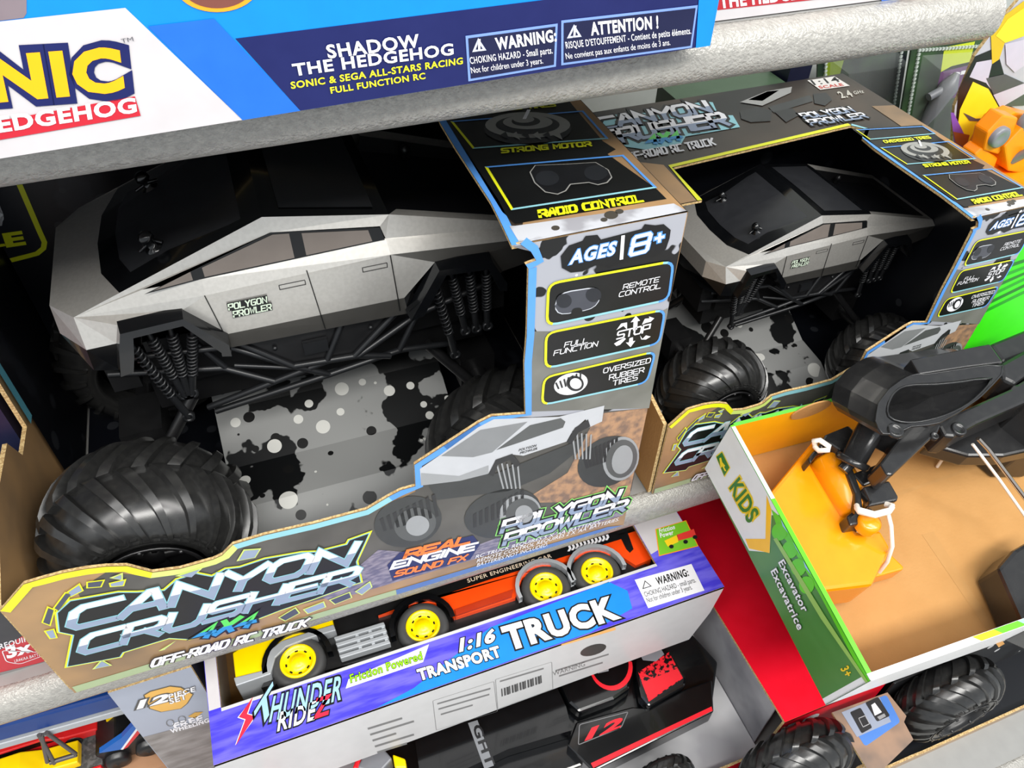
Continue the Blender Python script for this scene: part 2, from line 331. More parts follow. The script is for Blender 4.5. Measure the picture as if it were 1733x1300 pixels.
def truck_box(fr, tp, label, wide):
    g = fr.ku
    root = thing('truck_box', label, 'toy box', fr.p(WA / 2, 0, 0), 'window boxes with monster trucks')
    A = FA.pl
    # ---- front panel
    mb = MB()
    out = [(0, 0)] + EDGE + [(FOLDX, HA), (WA, HA), (WA, 0)]
    out = out[::-1]
    mb.prism(fr, out, 0, -0.0024, SAND, KRAFTE, BLACKIN)
    # printed zones
    mb.poly(fr, A([(130, 1000), (180, 968), (258, 976), (361, 955), (394, 930), (620, 871), (703, 832), (706, 790), (832, 712), (900, 705), (1040, 690), (1096, 690), (1068, 830), (1010, 880), (760, 950), (560, 1010), (330, 1070), (180, 1090)]), DUST, 1)
    mb.poly(fr, A([(640, 930), (760, 940), (1000, 850), (1066, 840), (1054, 872), (560, 1017), (545, 1010)]), ROCKY, 2)
    mb.poly(fr, A([(1010, 700), (1096, 690), (1062, 850), (1030, 850), (880, 850), (960, 800)]), GRAVEL, 2)
    e = EDGE
    mb.poly(fr, e[22:] + [(FOLDX, HA), (WA - 0.001, HA)] + A([(1107, 640), (1098, 690), (900, 706)]), SPLAT, 2)
    mb.poly(fr, A([(897, 560), (890, 696), (1098, 690), (1112, 615), (1130, 520), (1060, 560)]), mat('smoky_grey_print', (104, 104, 98), 0.3, 0, (126, 126, 120), 20, 0.4, 0.7), 3)
    mb.poly(fr, [(0.002, 0.001), (0.3, 0.001), (0.3, 0.010), (0.002, 0.012)], ink((160, 176, 136)), 2)
    mb.poly(fr, [(0.3, 0.001), (WA - 0.001, 0.001), (WA - 0.02, 0.007), (0.3, 0.010)], ink((84, 116, 170)), 3)
    mb.band(fr, (e[:22])[::-1], 0.0072, [BLU, CYA, LIM, YEL, YEL], 4)
    mb.band(fr, e[20:][::-1], 0.0062, [BLU], 4)
    # logo shield
    sh = [(109, 1129), (120, 1074), (96, 1069), (92, 1035), (116, 1013), (200, 998), (232, 998), (276, 995), (297, 977), (333, 966), (358, 971), (380, 959), (405, 956), (447, 942), (510, 931), (537, 930), (584, 918), (588, 911), (630, 896), (606, 948), (614, 984), (590, 992), (530, 1014), (476, 1032), (440, 1046), (428, 1050), (320, 1082), (286, 1080), (211, 1103), (206, 1111)]
    sq = A(sh); mb.poly(fr, sq, YEL, 5); mb.poly(fr, inset(sq, 0.0014), CYA, 6); mb.poly(fr, inset(sq, 0.0024), BLACK, 7)
    for k, q in enumerate(([(89, 1028), (110, 1000), (124, 1003), (100, 1034)], [(113, 1000), (135, 985), (142, 998), (118, 1010)], [(70, 1052), (80, 1024), (94, 1030), (86, 1058)], [(74, 1066), (92, 1062), (98, 1078), (84, 1080)], [(146, 983), (178, 979), (172, 992), (146, 994)], [(184, 985), (214, 978), (210, 990), (186, 992)], [(470, 1044), (500, 1026), (508, 1036), (482, 1050)], [(512, 1030), (548, 1016), (552, 1026), (520, 1038)], [(556, 1014), (592, 1000), (596, 1010), (566, 1022)], [(600, 1000), (626, 982), (630, 992), (612, 1006)])):
        qq = A(q); mb.poly(fr, qq, YEL if k < 6 else LIM, 5); mb.poly(fr, inset(qq, 0.0012), STEEL if k % 2 else ink((70, 74, 92)), 6)
    for q in ([(156, 1131), (172, 1114), (190, 1124)], [(268, 1100), (298, 1082), (278, 1098)], [(296, 973), (345, 957), (325, 976)], [(400, 948), (412, 928), (442, 926), (432, 942)], [(185, 976), (208, 967), (208, 980)]):
        qq = A(q); mb.poly(fr, qq, LIM, 6); mb.poly(fr, inset(qq, 0.0012), STEEL, 8)
    mb.techno(fr, 'CANYON', *A([(118, 1062), (585, 951), (128, 1027)]), 0.30, CYA, 8, None, 0.2, False)
    mb.techno(fr, 'CANYON', *A([(118, 1062), (585, 951), (128, 1027)]), 0.235, WHT, 9, STEEL, 0.2, False)
    mb.techno(fr, 'CRUSHER', *A([(136, 1104), (592, 986), (146, 1074)]), 0.31, CYA, 8, None, 0.2, False)
    mb.techno(fr, 'CRUSHER', *A([(136, 1104), (592, 986), (146, 1074)]), 0.24, WHT, 9, STEEL, 0.2, False)
    mb.techno(fr, '4X4', *A([(330, 1079), (424, 1055), (345, 1057)]), 0.5, BLACK, 9, None, 0.3, False)
    mb.techno(fr, '4X4', *A([(330, 1079), (424, 1055), (345, 1057)]), 0.28, ink((90, 210, 90)), 10, ink((40, 140, 200)), 0.3, False)
    mb.techno(fr, 'OFF-ROAD RC TRUCK', *A([(256, 1126), (516, 1057), (261, 1113)]), 0.42, ink((50, 40, 36)), 8, None, 0.35, False)
    mb.techno(fr, 'OFF-ROAD RC TRUCK', *A([(256, 1126), (516, 1057), (261, 1113)]), 0.24, WHT, 9, None, 0.35, False)
    # small prints to the right of the logo
    mb.poly(fr, A([(655, 955), (676, 934), (800, 905), (812, 920), (795, 946), (664, 982)]), ink((34, 42, 92)), 4)
    OR = ink((244, 126, 52))
    mb.techno(fr, 'REAL', *A([(684, 943), (792, 917), (690, 930)]), 0.34, OR, 6, None, 0.25, False)
    mb.techno(fr, 'ENGINE', *A([(662, 961), (800, 929), (668, 949)]), 0.32, WHT, 6, None, 0.25, False)
    mb.techno(fr, 'SOUND FX', *A([(668, 974), (786, 946), (672, 965)]), 0.3, OR, 6, None, 0.3, False)
    for wd, pp in (('POLYGON', [(848, 899), (1042, 847), (854, 880)]), ('PROWLER', [(852, 920), (1054, 862), (858, 902)])):
        mb.techno(fr, wd, *A(pp), 0.66, ink((136, 214, 110)), 5, None, 0.22, False); mb.techno(fr, wd, *A(pp), 0.52, BLACK, 6, None, 0.22, False); mb.techno(fr, wd, *A(pp), 0.28, WHT, 7, STEEL, 0.22, False)
    mb.text(fr, "RC TRUCK REQUIRES 5 X 'AA' BATTERIES.", *A([(804, 944), (1015, 884), (806, 938)]), WHT, 5, 0, False)
    mb.text(fr, "REMOTE CONTROL REQUIRES 2 X 'AA' BATTERIES.", *A([(806, 951), (1046, 880), (808, 945)]), WHT, 5, 0, False)
    mb.text(fr, "BATTERIES NOT INCLUDED.", *A([(806, 958), (926, 923), (808, 952)]), WHT, 5, 0, False)
    # the printed truck picture
    G1 = ink((186, 188, 192)); G2 = ink((150, 152, 154)); G3 = ink((84, 86, 86)); G4 = ink((58, 60, 60)); G5 = ink((44, 45, 46))
    def pe(c, rx, ry, m, lay, rot=0.0): mb.poly(fr, A([(c[0] + rx * math.cos(a) * math.cos(rot) - ry * math.sin(a) * math.sin(rot), c[1] + rx * math.cos(a) * math.sin(rot) + ry * math.sin(a) * math.cos(rot)) for a in [k * math.pi / 13 for k in range(26)]]), m, lay)
    pe((1028, 780), 54, 40, G4, 4, -0.5); pe((1050, 775), 30, 38, G2, 5, 0.3); pe((1051, 775), 26, 33, G3, 6, 0.3); pe((1052, 776), 17, 25, G2, 7, 0.3)
    pe((690, 882), 58, 42, G4, 4, -0.25); pe((702, 886), 36, 28, G3, 5, -0.25); pe((706, 888), 20, 17, G2, 6, -0.25)
    pe((850, 868), 66, 40, G4, 4, -0.25); pe((880, 868), 36, 32, G2, 5, -0.3); pe((884, 868), 29, 26, G3, 6, -0.3); pe((886, 868), 15, 15, G2, 7, -0.3)
    for k in range(9):
        mb.poly(fr, A([(642 + k * 11, 878 - k * 5), (648 + k * 11, 874 - k * 5), (654 + k * 11, 896 - k * 3), (649 + k * 11, 898 - k * 3)]), G5, 5)
        mb.poly(fr, A([(800 + k * 10, 870 - k * 5), (806 + k * 10, 866 - k * 5), (806 + k * 10, 890 - k * 4), (801 + k * 10, 892 - k * 4)]), G5, 5)
        mb.poly(fr, A([(984 + k * 7, 766 - k * 3), (989 + k * 7, 762 - k * 3), (996 + k * 6, 790 - k * 2), (991 + k * 6, 792 - k * 2)]), G5, 5)
    mb.poly(fr, A([(720, 812), (840, 800), (960, 752), (992, 735), (980, 760), (930, 800), (860, 830), (740, 845)]), G4, 4)
    mb.poly(fr, A([(710, 792), (745, 768), (808, 722), (835, 708), (945, 704), (1022, 685), (1018, 712), (996, 722), (990, 708), (968, 728), (958, 746), (885, 770), (868, 768), (838, 780), (826, 800), (778, 812), (712, 820)]), G1, 5)
    mb.poly(fr, A([(712, 799), (776, 804), (826, 786), (826, 800), (778, 812), (712, 820)]), G2, 6)
    mb.poly(fr, A([(746, 770), (812, 726), (892, 712), (832, 764), (800, 772)]), ink((128, 130, 132)), 6)
    mb.poly(fr, A([(839, 760), (896, 718), (948, 706), (956, 712), (952, 722), (870, 750)]), G3, 6)
    mb.poly(fr, A([(826, 800), (838, 776), (866, 766), (880, 784), (872, 790), (862, 776), (842, 784), (834, 804)]), G5, 7)
    mb.poly(fr, A([(958, 746), (972, 722), (994, 708), (998, 720), (978, 730), (966, 750)]), G5, 7)
    for wd, pp in (('POLYGON', [(877, 762), (906, 754), (878, 758)]), ('PROWLER', [(879, 767), (908, 759), (880, 763)])): mb.text(fr, wd, *A(pp), BLACK, 7, 0.02, False)
    for k in range(5):
        q = A([(838 + k * 9, 782 + k), (850 + k * 7, 826)]); mb.poly(fr, [(q[0][0], q[0][1]), (q[0][0] + 0.0016, q[0][1]), (q[1][0] + 0.0016, q[1][1]), (q[1][0], q[1][1])], G2, 6)
        q = A([(966 + k * 8, 730 + k), (972 + k * 6, 776)]); mb.poly(fr, [(q[0][0], q[0][1]), (q[0][0] + 0.0016, q[0][1]), (q[1][0] + 0.0016, q[1][1]), (q[1][0], q[1][1])], G2, 6)
    # ---- icons on the right column
    blob = A([(950, 452), (948, 432), (962, 414), (985, 406), (990, 398), (1010, 396), (1016, 404), (1085, 386), (1090, 378), (1108, 380), (1122, 378), (1134, 388), (1132, 402), (1126, 420), (1110, 432), (1060, 440), (1030, 452), (1010, 446), (985, 458), (965, 460)])
    mb.poly(fr, blob, BLACK, 5)
    for m_, ly, bo in ((BLU, 6, 0.075), (WHT, 7, 0.03)):
        mb.text(fr, 'AGES', *A([(963, 445), (1037, 429), (968, 423)]), m_, ly, bo, False)
        mb.techno(fr, '8', *A([(1065, 430), (1093, 423), (1072, 400)]), 0.30 if ly == 6 else 0.2, m_, ly, None, 0.2, False)
        mb.techno(fr, '+', *A([(1108, 408), (1120, 405), (1109, 396)]), 0.7 if ly == 6 else 0.36, m_, ly, None, 0.2, False)
    mb.poly(fr, A([(1047, 438), (1053, 437), (1056, 396), (1050, 397)]), WHT, 7)
    for cs in ([(922, 552), (1132, 507), (1141, 438), (925, 477)], [(920, 624), (1116, 581), (1127, 520), (921, 561)], [(914, 686), (1095, 647), (1111, 591), (918, 636)]):
        q = rrect(A(cs), 0.010); mb.poly(fr, q, ink((20, 20, 20)), 5)
        mb.ring(fr, q, 0.0022, lambda f: BLU if 0.22 < f < 0.62 else (CYA if f < 0.22 and f > 0.12 or 0.62 < f < 0.7 else YEL), 6)
    for wd, pp in (('REMOTE', [(1053, 488), (1113, 475), (1055, 480)]), ('CONTROL', [(1046, 501), (1116, 486), (1048, 493)]), ('FULL', [(954, 586), (993, 578), (956, 578)]), ('FUNCTION', [(936, 600), (1009, 584), (938, 592)]), ('OVERSIZED', [(1020, 630), (1099, 612), (1021, 622)]), ('RUBBER', [(1030, 641), (1088, 628), (1031, 633)]), ('TIRES', [(1036, 651), (1077, 641), (1037, 643)])):
        mb.techno(fr, wd, *A(pp), 0.16, WHT, 6, None, 0.3, False)
    mb.techno(fr, 'STOP', *A([(1043, 572), (1097, 559), (1045, 560)]), 0.2, WHT, 6, None, 0.25, False)
    for q in ([(1070, 558), (1071, 543), (1066, 544), (1075, 533), (1082, 541), (1078, 542), (1077, 556)], [(1064, 571), (1063, 578), (1058, 578), (1066, 586), (1074, 575), (1070, 576), (1070, 569)], [(1042, 557), (1050, 546), (1060, 544), (1060, 556), (1054, 550)], [(1085, 548), (1090, 538), (1098, 537), (1097, 534), (1106, 537), (1100, 543), (1092, 545)], [(1038, 580), (1046, 575), (1056, 570), (1058, 572), (1048, 582), (1042, 584)], [(1082, 566), (1086, 572), (1092, 566), (1100, 568), (1092, 573), (1084, 573)]):
        mb.poly(fr, A(q), WHT, 6)
    cq = rrect(A([(936, 534), (1012, 520), (1018, 482), (940, 494)]), 0.012); mb.poly(fr, cq, ink((196, 200, 208)), 6); mb.poly(fr, inset(cq, 0.0009), ink((70, 72, 80)), 7)
    mb.poly(fr, rrect(A([(964, 534), (986, 530), (982, 518), (967, 520)]), 0.003), ink((20, 20, 20)), 8)
    for c in ((953, 507), (1003, 497)): pe(c, 13, 12, ink((38, 40, 46)), 8)
    pe((965, 648), 29, 18, WHT, 6, -0.25); pe((972, 647), 15, 13, G5, 7, 0.3); pe((973, 647), 10, 9, WHT, 8, 0.3)
    for k in range(7): mb.poly(fr, A([(938 + k * 7, 646 - k * 3), (941 + k * 7, 645 - k * 3), (946 + k * 6, 656 - k * 2), (943 + k * 6, 657 - k * 2)]), G5, 7)
    mb.build('front_panel', root)
    # ---- top panel: title strip at the back, column at the right, narrow strip at the left, window between
    T = TA.pl; B = TB.pl
    wi = B([(1137, 284), (1440, 213), (1462, 217), (1482, 228)])
    ed = T([(735, 180), (744, 207), (770, 250), (800, 296), (830, 342), (845, 372)])
    lx = wi[0][0]
    mb = MB()
    y1 = wi[0][1] - 0.008 if wide else 0.15
    top = [(0, y1), (lx - 0.004, y1), (lx, wi[0][1] - 0.004), (lx + 0.004, wi[0][1]), (wi[1][0], wi[1][1]), (wi[2][0], wi[2][1] - 0.004), (ed[0][0], max(ed[0][1], wi[3][1] - 0.03))] + ed[1:] + [(FOLDX, 0.0), (WA, 0), (WA, DA), (0, DA)]
    mb.prism(tp, top, 0, -0.0024, GREYTOP, KRAFTE, BLACKIN)
    # border round the window
    mb.band(tp, [(lx - 0.004, y1), (lx, wi[0][1]), (wi[1][0], wi[1][1])], 0.007, [YEL, YEL], 3)
    mb.band(tp, [(wi[1][0], wi[1][1]), (wi[2][0], wi[2][1] - 0.004), top[6]] + ed[1:] + [(FOLDX, 0)], 0.0062, [CYA, BLU, BLU, BLU, BLU, BLU], 3)
    mb.poly(tp, [(WA - 0.001, 0.001), (WA - 0.001, DA * 0.7), (WA - 0.04, DA * 0.72), (WA - 0.05, 0.03), (FOLDX + 0.02, 0.03), (FOLDX + 0.006, 0.001)], SAND, 2)
    mb.poly(tp, [(0.001, y1 + 0.001), (lx - 0.012, y1 + 0.001), (lx - 0.008, wi[0][1] + 0.01), (0.001, DA * 0.7)], SAND, 2)
    mb.poly(tp, T([(756, 207), (728, 158), (945, 146), (968, 178), (1020, 240), (1042, 254), (1028, 262), (1112, 322), (1128, 338), (872, 380), (850, 360)]), BLACK, 3)
    mb.poly(tp, [(FOLDX + 0.006, 0.0005), (WA - 0.001, 0.0005)] + T([(1140, 346), (872, 384), (862, 384)]), mat('light_grey_splash_print', (186, 188, 194), 0.3, 0, (150, 150, 156), 30, 0.5, 0.6), 4)
    for c, r in (((1034, 366), 10), ((1048, 360), 6), ((1022, 374), 5), ((940, 388), 6)): mb.poly(tp, T([(c[0] + r * 1.2 * math.cos(a), c[1] + r * 0.7 * math.sin(a)) for a in [k * math.pi / 7 for k in range(14)]]), ink((70, 66, 60)), 5)
    def frame(q, w=0.0022):
        q = T(q); n = inset(q, w)
        for i, m_ in ((0, YEL), (1, CYA), (2, BLU), (3, BLU)):
            j = (i + 1) % 4; mb.poly(tp, [q[i], q[j], n[j], n[i]], m_, 5)
    frame([(762, 207), (800, 254), (1030, 237), (987, 189)]); frame([(820, 284), (865, 358), (1112, 320), (1055, 264)]); frame([(735, 160), (752, 186), (965, 170), (945, 150)])
    mb.techno(tp, 'STRONG MOTOR', *T([(850, 261), (1000, 249), (849, 254)]), 0.3, YEL, 6, None, 0.3, False)
    mb.techno(tp, 'RADIO CONTROL', *T([(914, 370), (1087, 343), (912, 359)]), 0.3, YEL, 6, None, 0.3, False)
    mb.techno(tp, 'OVERSIZED TIRES', *T([(790, 195), (940, 182), (788, 189)]), 0.26, YEL, 6, None, 0.3, False)
    def te(c, rx, ry, m_, lay): mb.poly(tp, T([(c[0] + rx * math.cos(a), c[1] + ry * math.sin(a)) for a in [k * math.pi / 14 for k in range(28)]]), m_, lay)
    GA = ink((150, 150, 146)); GB = ink((52, 54, 56))
    te((893, 220), 74, 27, GB, 5); te((893, 214), 72, 22, GA, 6); te((893, 214), 54, 16, GB, 7); te((893, 210), 42, 12, GA, 8); te((890, 209), 24, 8, GB, 9); te((886, 206), 18, 6, GA, 10)
    for k in range(6): mb.poly(tp, T([(846 + k * 18, 232), (856 + k * 18, 226), (862 + k * 18, 240)]), GA if k % 2 else GB, 8)
    mb.poly(tp, T([(884, 206), (890, 206), (898, 190), (892, 190)]), WHT, 11)
    cp = T([(896, 294), (905, 282), (960, 280), (1008, 277), (1030, 290), (1036, 303), (1028, 312), (1012, 316), (996, 312), (966, 315), (958, 326), (944, 332), (922, 328), (904, 312)])
    mb.poly(tp, cp, GA, 6); mb.poly(tp, inset(cp, 0.001), ink((22, 23, 26)), 7)
    for c in ((926, 305), (1008, 296)): te(c, 20, 13, ink((34, 36, 40)), 8)
    # title strip (readable where the box stands clear of the shelf above)
    def lg(wd, pp, th, m2=STEEL):
        mb.techno(tp, wd, *B(pp), th + 0.26, BLACK, 4, None, 0.2, False); mb.techno(tp, wd, *B(pp), th, WHT, 6, m2, 0.2, False)
    mb.poly(tp, B([(1010, 232), (1026, 196), (1120, 190), (1190, 172), (1206, 174), (1216, 196), (1240, 196), (1252, 216), (1160, 232), (1152, 246), (1092, 254), (1050, 248)]), CYA, 3)
    lg('CANYON', [(1016, 221), (1202, 190), (1008, 203)], 0.24); lg('CRUSHER', [(1020, 246), (1232, 212), (1012, 225)], 0.24)
    mb.techno(tp, '4X4', *B([(1098, 246), (1152, 238), (1096, 232)]), 0.3, ink((90, 210, 90)), 7, ink((40, 140, 200)), 0.3, False)
    mb.techno(tp, 'OFF-ROAD RC TRUCK', *B([(1056, 274), (1210, 246), (1052, 263)]), 0.2, WHT, 5, None, 0.35, False)
    for wd, pp in (('POLYGON', [(1362, 202), (1446, 190), (1352, 194)]), ('PROWLER', [(1374, 213), (1468, 200), (1364, 205)])):
        mb.techno(tp, wd, *B(pp), 0.55, BLACK, 4, None, 0.3, False); mb.techno(tp, wd, *B(pp), 0.22, WHT, 5, STEEL, 0.3, False)
    mb.poly(tp, B([(1366, 137), (1412, 130), (1438, 146), (1388, 153)]), ink((214, 210, 206)), 3)
    mb.text(tp, wide and '1:10' or '1:14', *B([(1378, 145), (1422, 139), (1371, 137)]), BLACK, 4, 0.012, False)
    mb.text(tp, 'SCALE', *B([(1388, 151), (1428, 146), (1384, 147)]), ink((190, 60, 50)), 4, 0.03, False)
    mb.text(tp, '2.4', *B([(1424, 167), (1444, 164), (1416, 157)]), ink((190, 186, 176)), 4, 0.03, False); mb.text(tp, 'GHz', *B([(1446, 161), (1462, 158), (1443, 156)]), ink((190, 186, 176)), 4, 0.02, False)
    for q, m_ in (([(1252, 174), (1296, 156), (1340, 148), (1338, 158), (1290, 180)], ink((150, 150, 148))), ([(1266, 170), (1298, 156), (1318, 154), (1290, 172)], ink((48, 50, 54))), ([(1252, 190), (1280, 182), (1306, 188), (1304, 206), (1270, 208), (1254, 202)], G5), ([(1376, 160), (1398, 158), (1408, 170), (1396, 180), (1378, 176)], G5), ([(1310, 190), (1340, 184), (1352, 196), (1330, 208)], G5), ([(1300, 182), (1370, 162), (1376, 172), (1310, 192)], G4)):
        mb.poly(tp, B(q), m_, 3 if m_ in (G4,) else 4)
    mb.build('top_panel', root)
    # ---- sides, back, base and the printed insert
    g2 = fr.p
    yk = tp.kv
    def yz(s): return Fr(fr.p(s, 0, 0), tp.V, (0, 0, 1), yk, fr.kv)
    mb = MB(); R_ = yz(WA); mb.prism(R_, [(0.005, 0), (DA, 0), (DA, HA - 0.005), (0.005, HA - 0.005)], 0, -0.004, SAND, KRAFTE, BLACKIN); mb.build('side_panel', root)
    mb = MB(); L_ = yz(0)
    lo = [(0.005, 0), (0.005, 0.150), (0.02, 0.154), (0.10, 0.176), (0.16, 0.172), (0.172, 0.142), (0.212, 0.140), (0.214, 0.30), (0.2, HA - 0.005), (DA, HA - 0.005), (DA, 0)]
    mb.prism(L_, [(a, c) for a, c in lo], -0.004, 0.0, BLACKIN if False else KRAFT, KRAFTE, SAND)
    # blue border of the side window and the dark printed rear half, both on the inner face
    Li = Fr(fr.p(0.004 / g, 0, 0), tp.V, (0, 0, 1), yk, fr.kv)
    mb.poly(Li, [(0.222, 0.005), (DA - 0.005, 0.005), (DA - 0.005, HA - 0.01), (0.222, HA - 0.01)], BLACKIN, 1)
    mb.poly(Li, [(0.212, 0.142), (0.224, 0.142), (0.226, 0.36), (0.214, 0.30)], TEAL, 2)
    mb.build('side_panel', root)
    mb = MB(); bk = Fr(fr.p(0, 0, 0) + tp.V * (DA * yk), fr.U, (0, 0, 1), fr.ku, fr.kv); mb.prism(bk, [(0.006, 0), (WA - 0.006, 0), (WA - 0.006, HA - 0.006), (0.006, HA - 0.006)], 0.004, 0, BLACKIN, KRAFTE, KRAFT); mb.build('back_panel', root)
    mb = MB(); z0 = fr.p(0, 0, 0).z
    lb = Fr(fr.p(0, 0, 0) + tp.V * (0.372 * yk), fr.U, (0, 0, 1), fr.ku, fr.kv)
    mb.prism(lb, [(0.007, 0.005), (WA - 0.007, 0.005), (WA - 0.007, HA - 0.008), (0.007, HA - 0.008)], 0.003, 0, BLACKIN)
    if wide:
        # scale badge printed on the liner behind the bonnet
        pp = lambda q: lb.pl(q, 0.0035)
        lb2 = Fr(lb.p(0, 0, 0.0032), lb.U, lb.V, lb.ku, lb.kv)
        ln = pp([(38, 312), (72, 392), (80, 410), (78, 422), (66, 432), (48, 437)]); ln.append((0.008, ln[-1][1] - 0.0015))
        mb.poly(lb2, [(0.008, ln[0][1])] + ln, ink((30, 32, 40)), 1)
        mb.band(lb2, ln[::-1], 0.005, [YEL], 2)
        mb.text(lb2, 'E', *pp([(14, 417), (41, 413), (7, 396)]), YEL, 3, 0.05, False)
        mb.poly(lb2, pp([(0, 418), (10, 416), (8, 412), (0, 413)]), YEL, 3)
        mb.poly(lb2, rrect(pp([(-20, 384), (10, 381), (2, 345), (-26, 345)]), 0.012), WHT, 3)
    mb.build('back_liner', root)
    mb = MB(); ba = Fr(fr.p(0, 0, 0), fr.U, tp.V, fr.ku, yk); mb.prism(ba, [(0.006, 0.006), (WA - 0.006, 0.006), (WA - 0.006, DA - 0.006), (0.006, DA - 0.006)], 0.003, 0, BLACKIN, KRAFTE, KRAFT); mb.build('base_panel', root)
    mb = MB(); pr = [(0.008, 0.006), (0.10, 0.010), (0.135, 0.030), (0.19, 0.034), (0.25, 0.066), (0.30, 0.10), (0.355, 0.11)]
    rows = [[fr.p(s, 0, 0) + tp.V * (y * yk) + Vector((0, 0, z * fr.kv)) for y, z in pr] for s in (0.16, WA - 0.135)]
    mb.grid(rows, FLOORP, smooth=False)
    mb.grid([[fr.p(s, 0, 0) + tp.V * (y * yk) + Vector((0, 0, 0.0045 * fr.kv)) for y in (0.008, 0.355)] for s in (0.01, WA - 0.01)], BLACKIN, smooth=False)
    for s in (0.16, WA - 0.135):
        mb.face([fr.p(s, 0, 0) + tp.V * (y * yk) + Vector((0, 0, z * fr.kv)) for y, z in pr] + [fr.p(s, 0, 0) + tp.V * (0.355 * yk) + Vector((0, 0, 0.006))], FLOORP)
    mb.build('printed_insert', root)
    return root
truck_box(FA, TA, 'large open-window carton holding the biggest grey toy truck, blue edged column of icons', True)
truck_box(FB, TB, 'smaller open-window truck carton behind the tractor tray, its printed lid in full view', False)
# ------------------------------------------------------------------ the toy monster trucks
def tyre(mb, c, r, w, out, lugs=20):
    """ribbed balloon tyre: axis along y, outer face towards out (-1 or 1)"""
    c = Vector(c); k = r / 0.093; h = w / 2
    half = [(0.0, 0.0875), (0.016, 0.0870), (0.030, 0.084), (0.041, 0.078), (0.050, 0.067), (0.0545, 0.056), (0.0535, 0.049), (0.050, 0.0465)]
    half = [(a * h / 0.0545, b * k) for a, b in half]
    prof = [(b, -a) for a, b in half[::-1]] + [(b, a) for a, b in half[1:]]
    prof = [(prof[0][0], prof[0][1] + 0.022 * k)] + prof + [(prof[-1][0], prof[-1][1] - 0.022 * k)]
    mb.lathe(c, (0, 1, 0), prof, RUBBER, 48)
    def at(a, rr, ang): return c + Vector((math.cos(ang) * rr, a, math.sin(ang) * rr))
    def surf(q):
        q = q * (len(half) - 3); i = min(int(q), len(half) - 4); f = q - i
        return half[i][0] * (1 - f) + half[i + 1][0] * f, half[i][1] * (1 - f) + half[i + 1][1] * f
    for side in (-1, 1):
        for n in range(lugs):
            a0 = (n + (0.5 if side > 0 else 0)) * 2 * math.pi / lugs; rows = []
            for q in range(13):
                t = q / 12; y, rr = surf(t * 0.97); wid = (0.072 - 0.030 * t) * (20 / lugs); ang = a0 - 0.50 * t ** 0.9
                hh = 0.0085 * k * (1 if 0 < q < 12 else 0.55) * (1 - 0.25 * t)
                ya = side * (y - 0.001); nr = 1 - 0.75 * t ** 2
                rows.append([at(ya, rr - 0.001 * k, ang - wid), at(ya + side * hh * (1 - nr), rr + hh * nr, ang - wid * 0.82), at(ya + side * hh * (1 - nr), rr + hh * nr, ang + wid * 0.82), at(ya, rr - 0.001 * k, ang + wid)])
            for i0 in (0, 1, 2): mb.grid([r[i0:i0 + 2] for r in rows], RUBBER)
            mb.face(rows[0], RUBBER); mb.face(rows[-1][::-1], RUBBER)
    for n in range(44):                       # dashes moulded round the sidewall
        for rr in (0.0565, 0.0605):
            a = n * 2 * math.pi / 44 + rr * 40; y = h * 1.003 if rr < 0.06 else h * 0.985
            mb.prism(Fr(c + Vector((0, out * y, 0)), (math.cos(a), 0, math.sin(a)), Vector((0, out, 0)).cross(Vector((math.cos(a), 0, math.sin(a))))), [(rr * k - 0.0006, -0.0026), (rr * k + 0.0006, -0.0026), (rr * k + 0.0006, 0.0026), (rr * k - 0.0006, 0.0026)], 0.001, -0.002, RUBBER)
def rim(mb, c, r, w, out):
    c = Vector(c); k = r / 0.093; y = out * w / 2
    mb.lathe(c, (0, out, 0), [(0.0455 * k, w / 2 - 0.001), (0.0475 * k, w / 2 + 0.0015), (0.0430 * k, w / 2 + 0.001), (0.0405 * k, w / 2 - 0.004), (0.038 * k, w / 2 - 0.030), (0.012 * k, w / 2 - 0.034), (0.011 * k, w / 2 - 0.022), (0.0001, w / 2 - 0.021)], BLKPL, 40)
    for n in range(8):
        a = n * math.pi / 4; mb.lathe(c + Vector((math.cos(a) * 0.0435 * k, out * (w / 2), math.sin(a) * 0.0435 * k)), (0, out, 0), [(0.002, -0.001), (0.002, 0.0022), (0.0001, 0.0028)], BLKPL, 8)
    for n in range(5):
        a = n * 2 * math.pi / 5; d = Vector((math.cos(a), 0, math.sin(a)))
        mb.tube([c + d * 0.01 * k + Vector((0, out * (w / 2 - 0.026), 0)), c + d * 0.039 * k + Vector((0, out * (w / 2 - 0.024), 0))], 0.005 * k, BLKPL, 8)
YC = 0.63
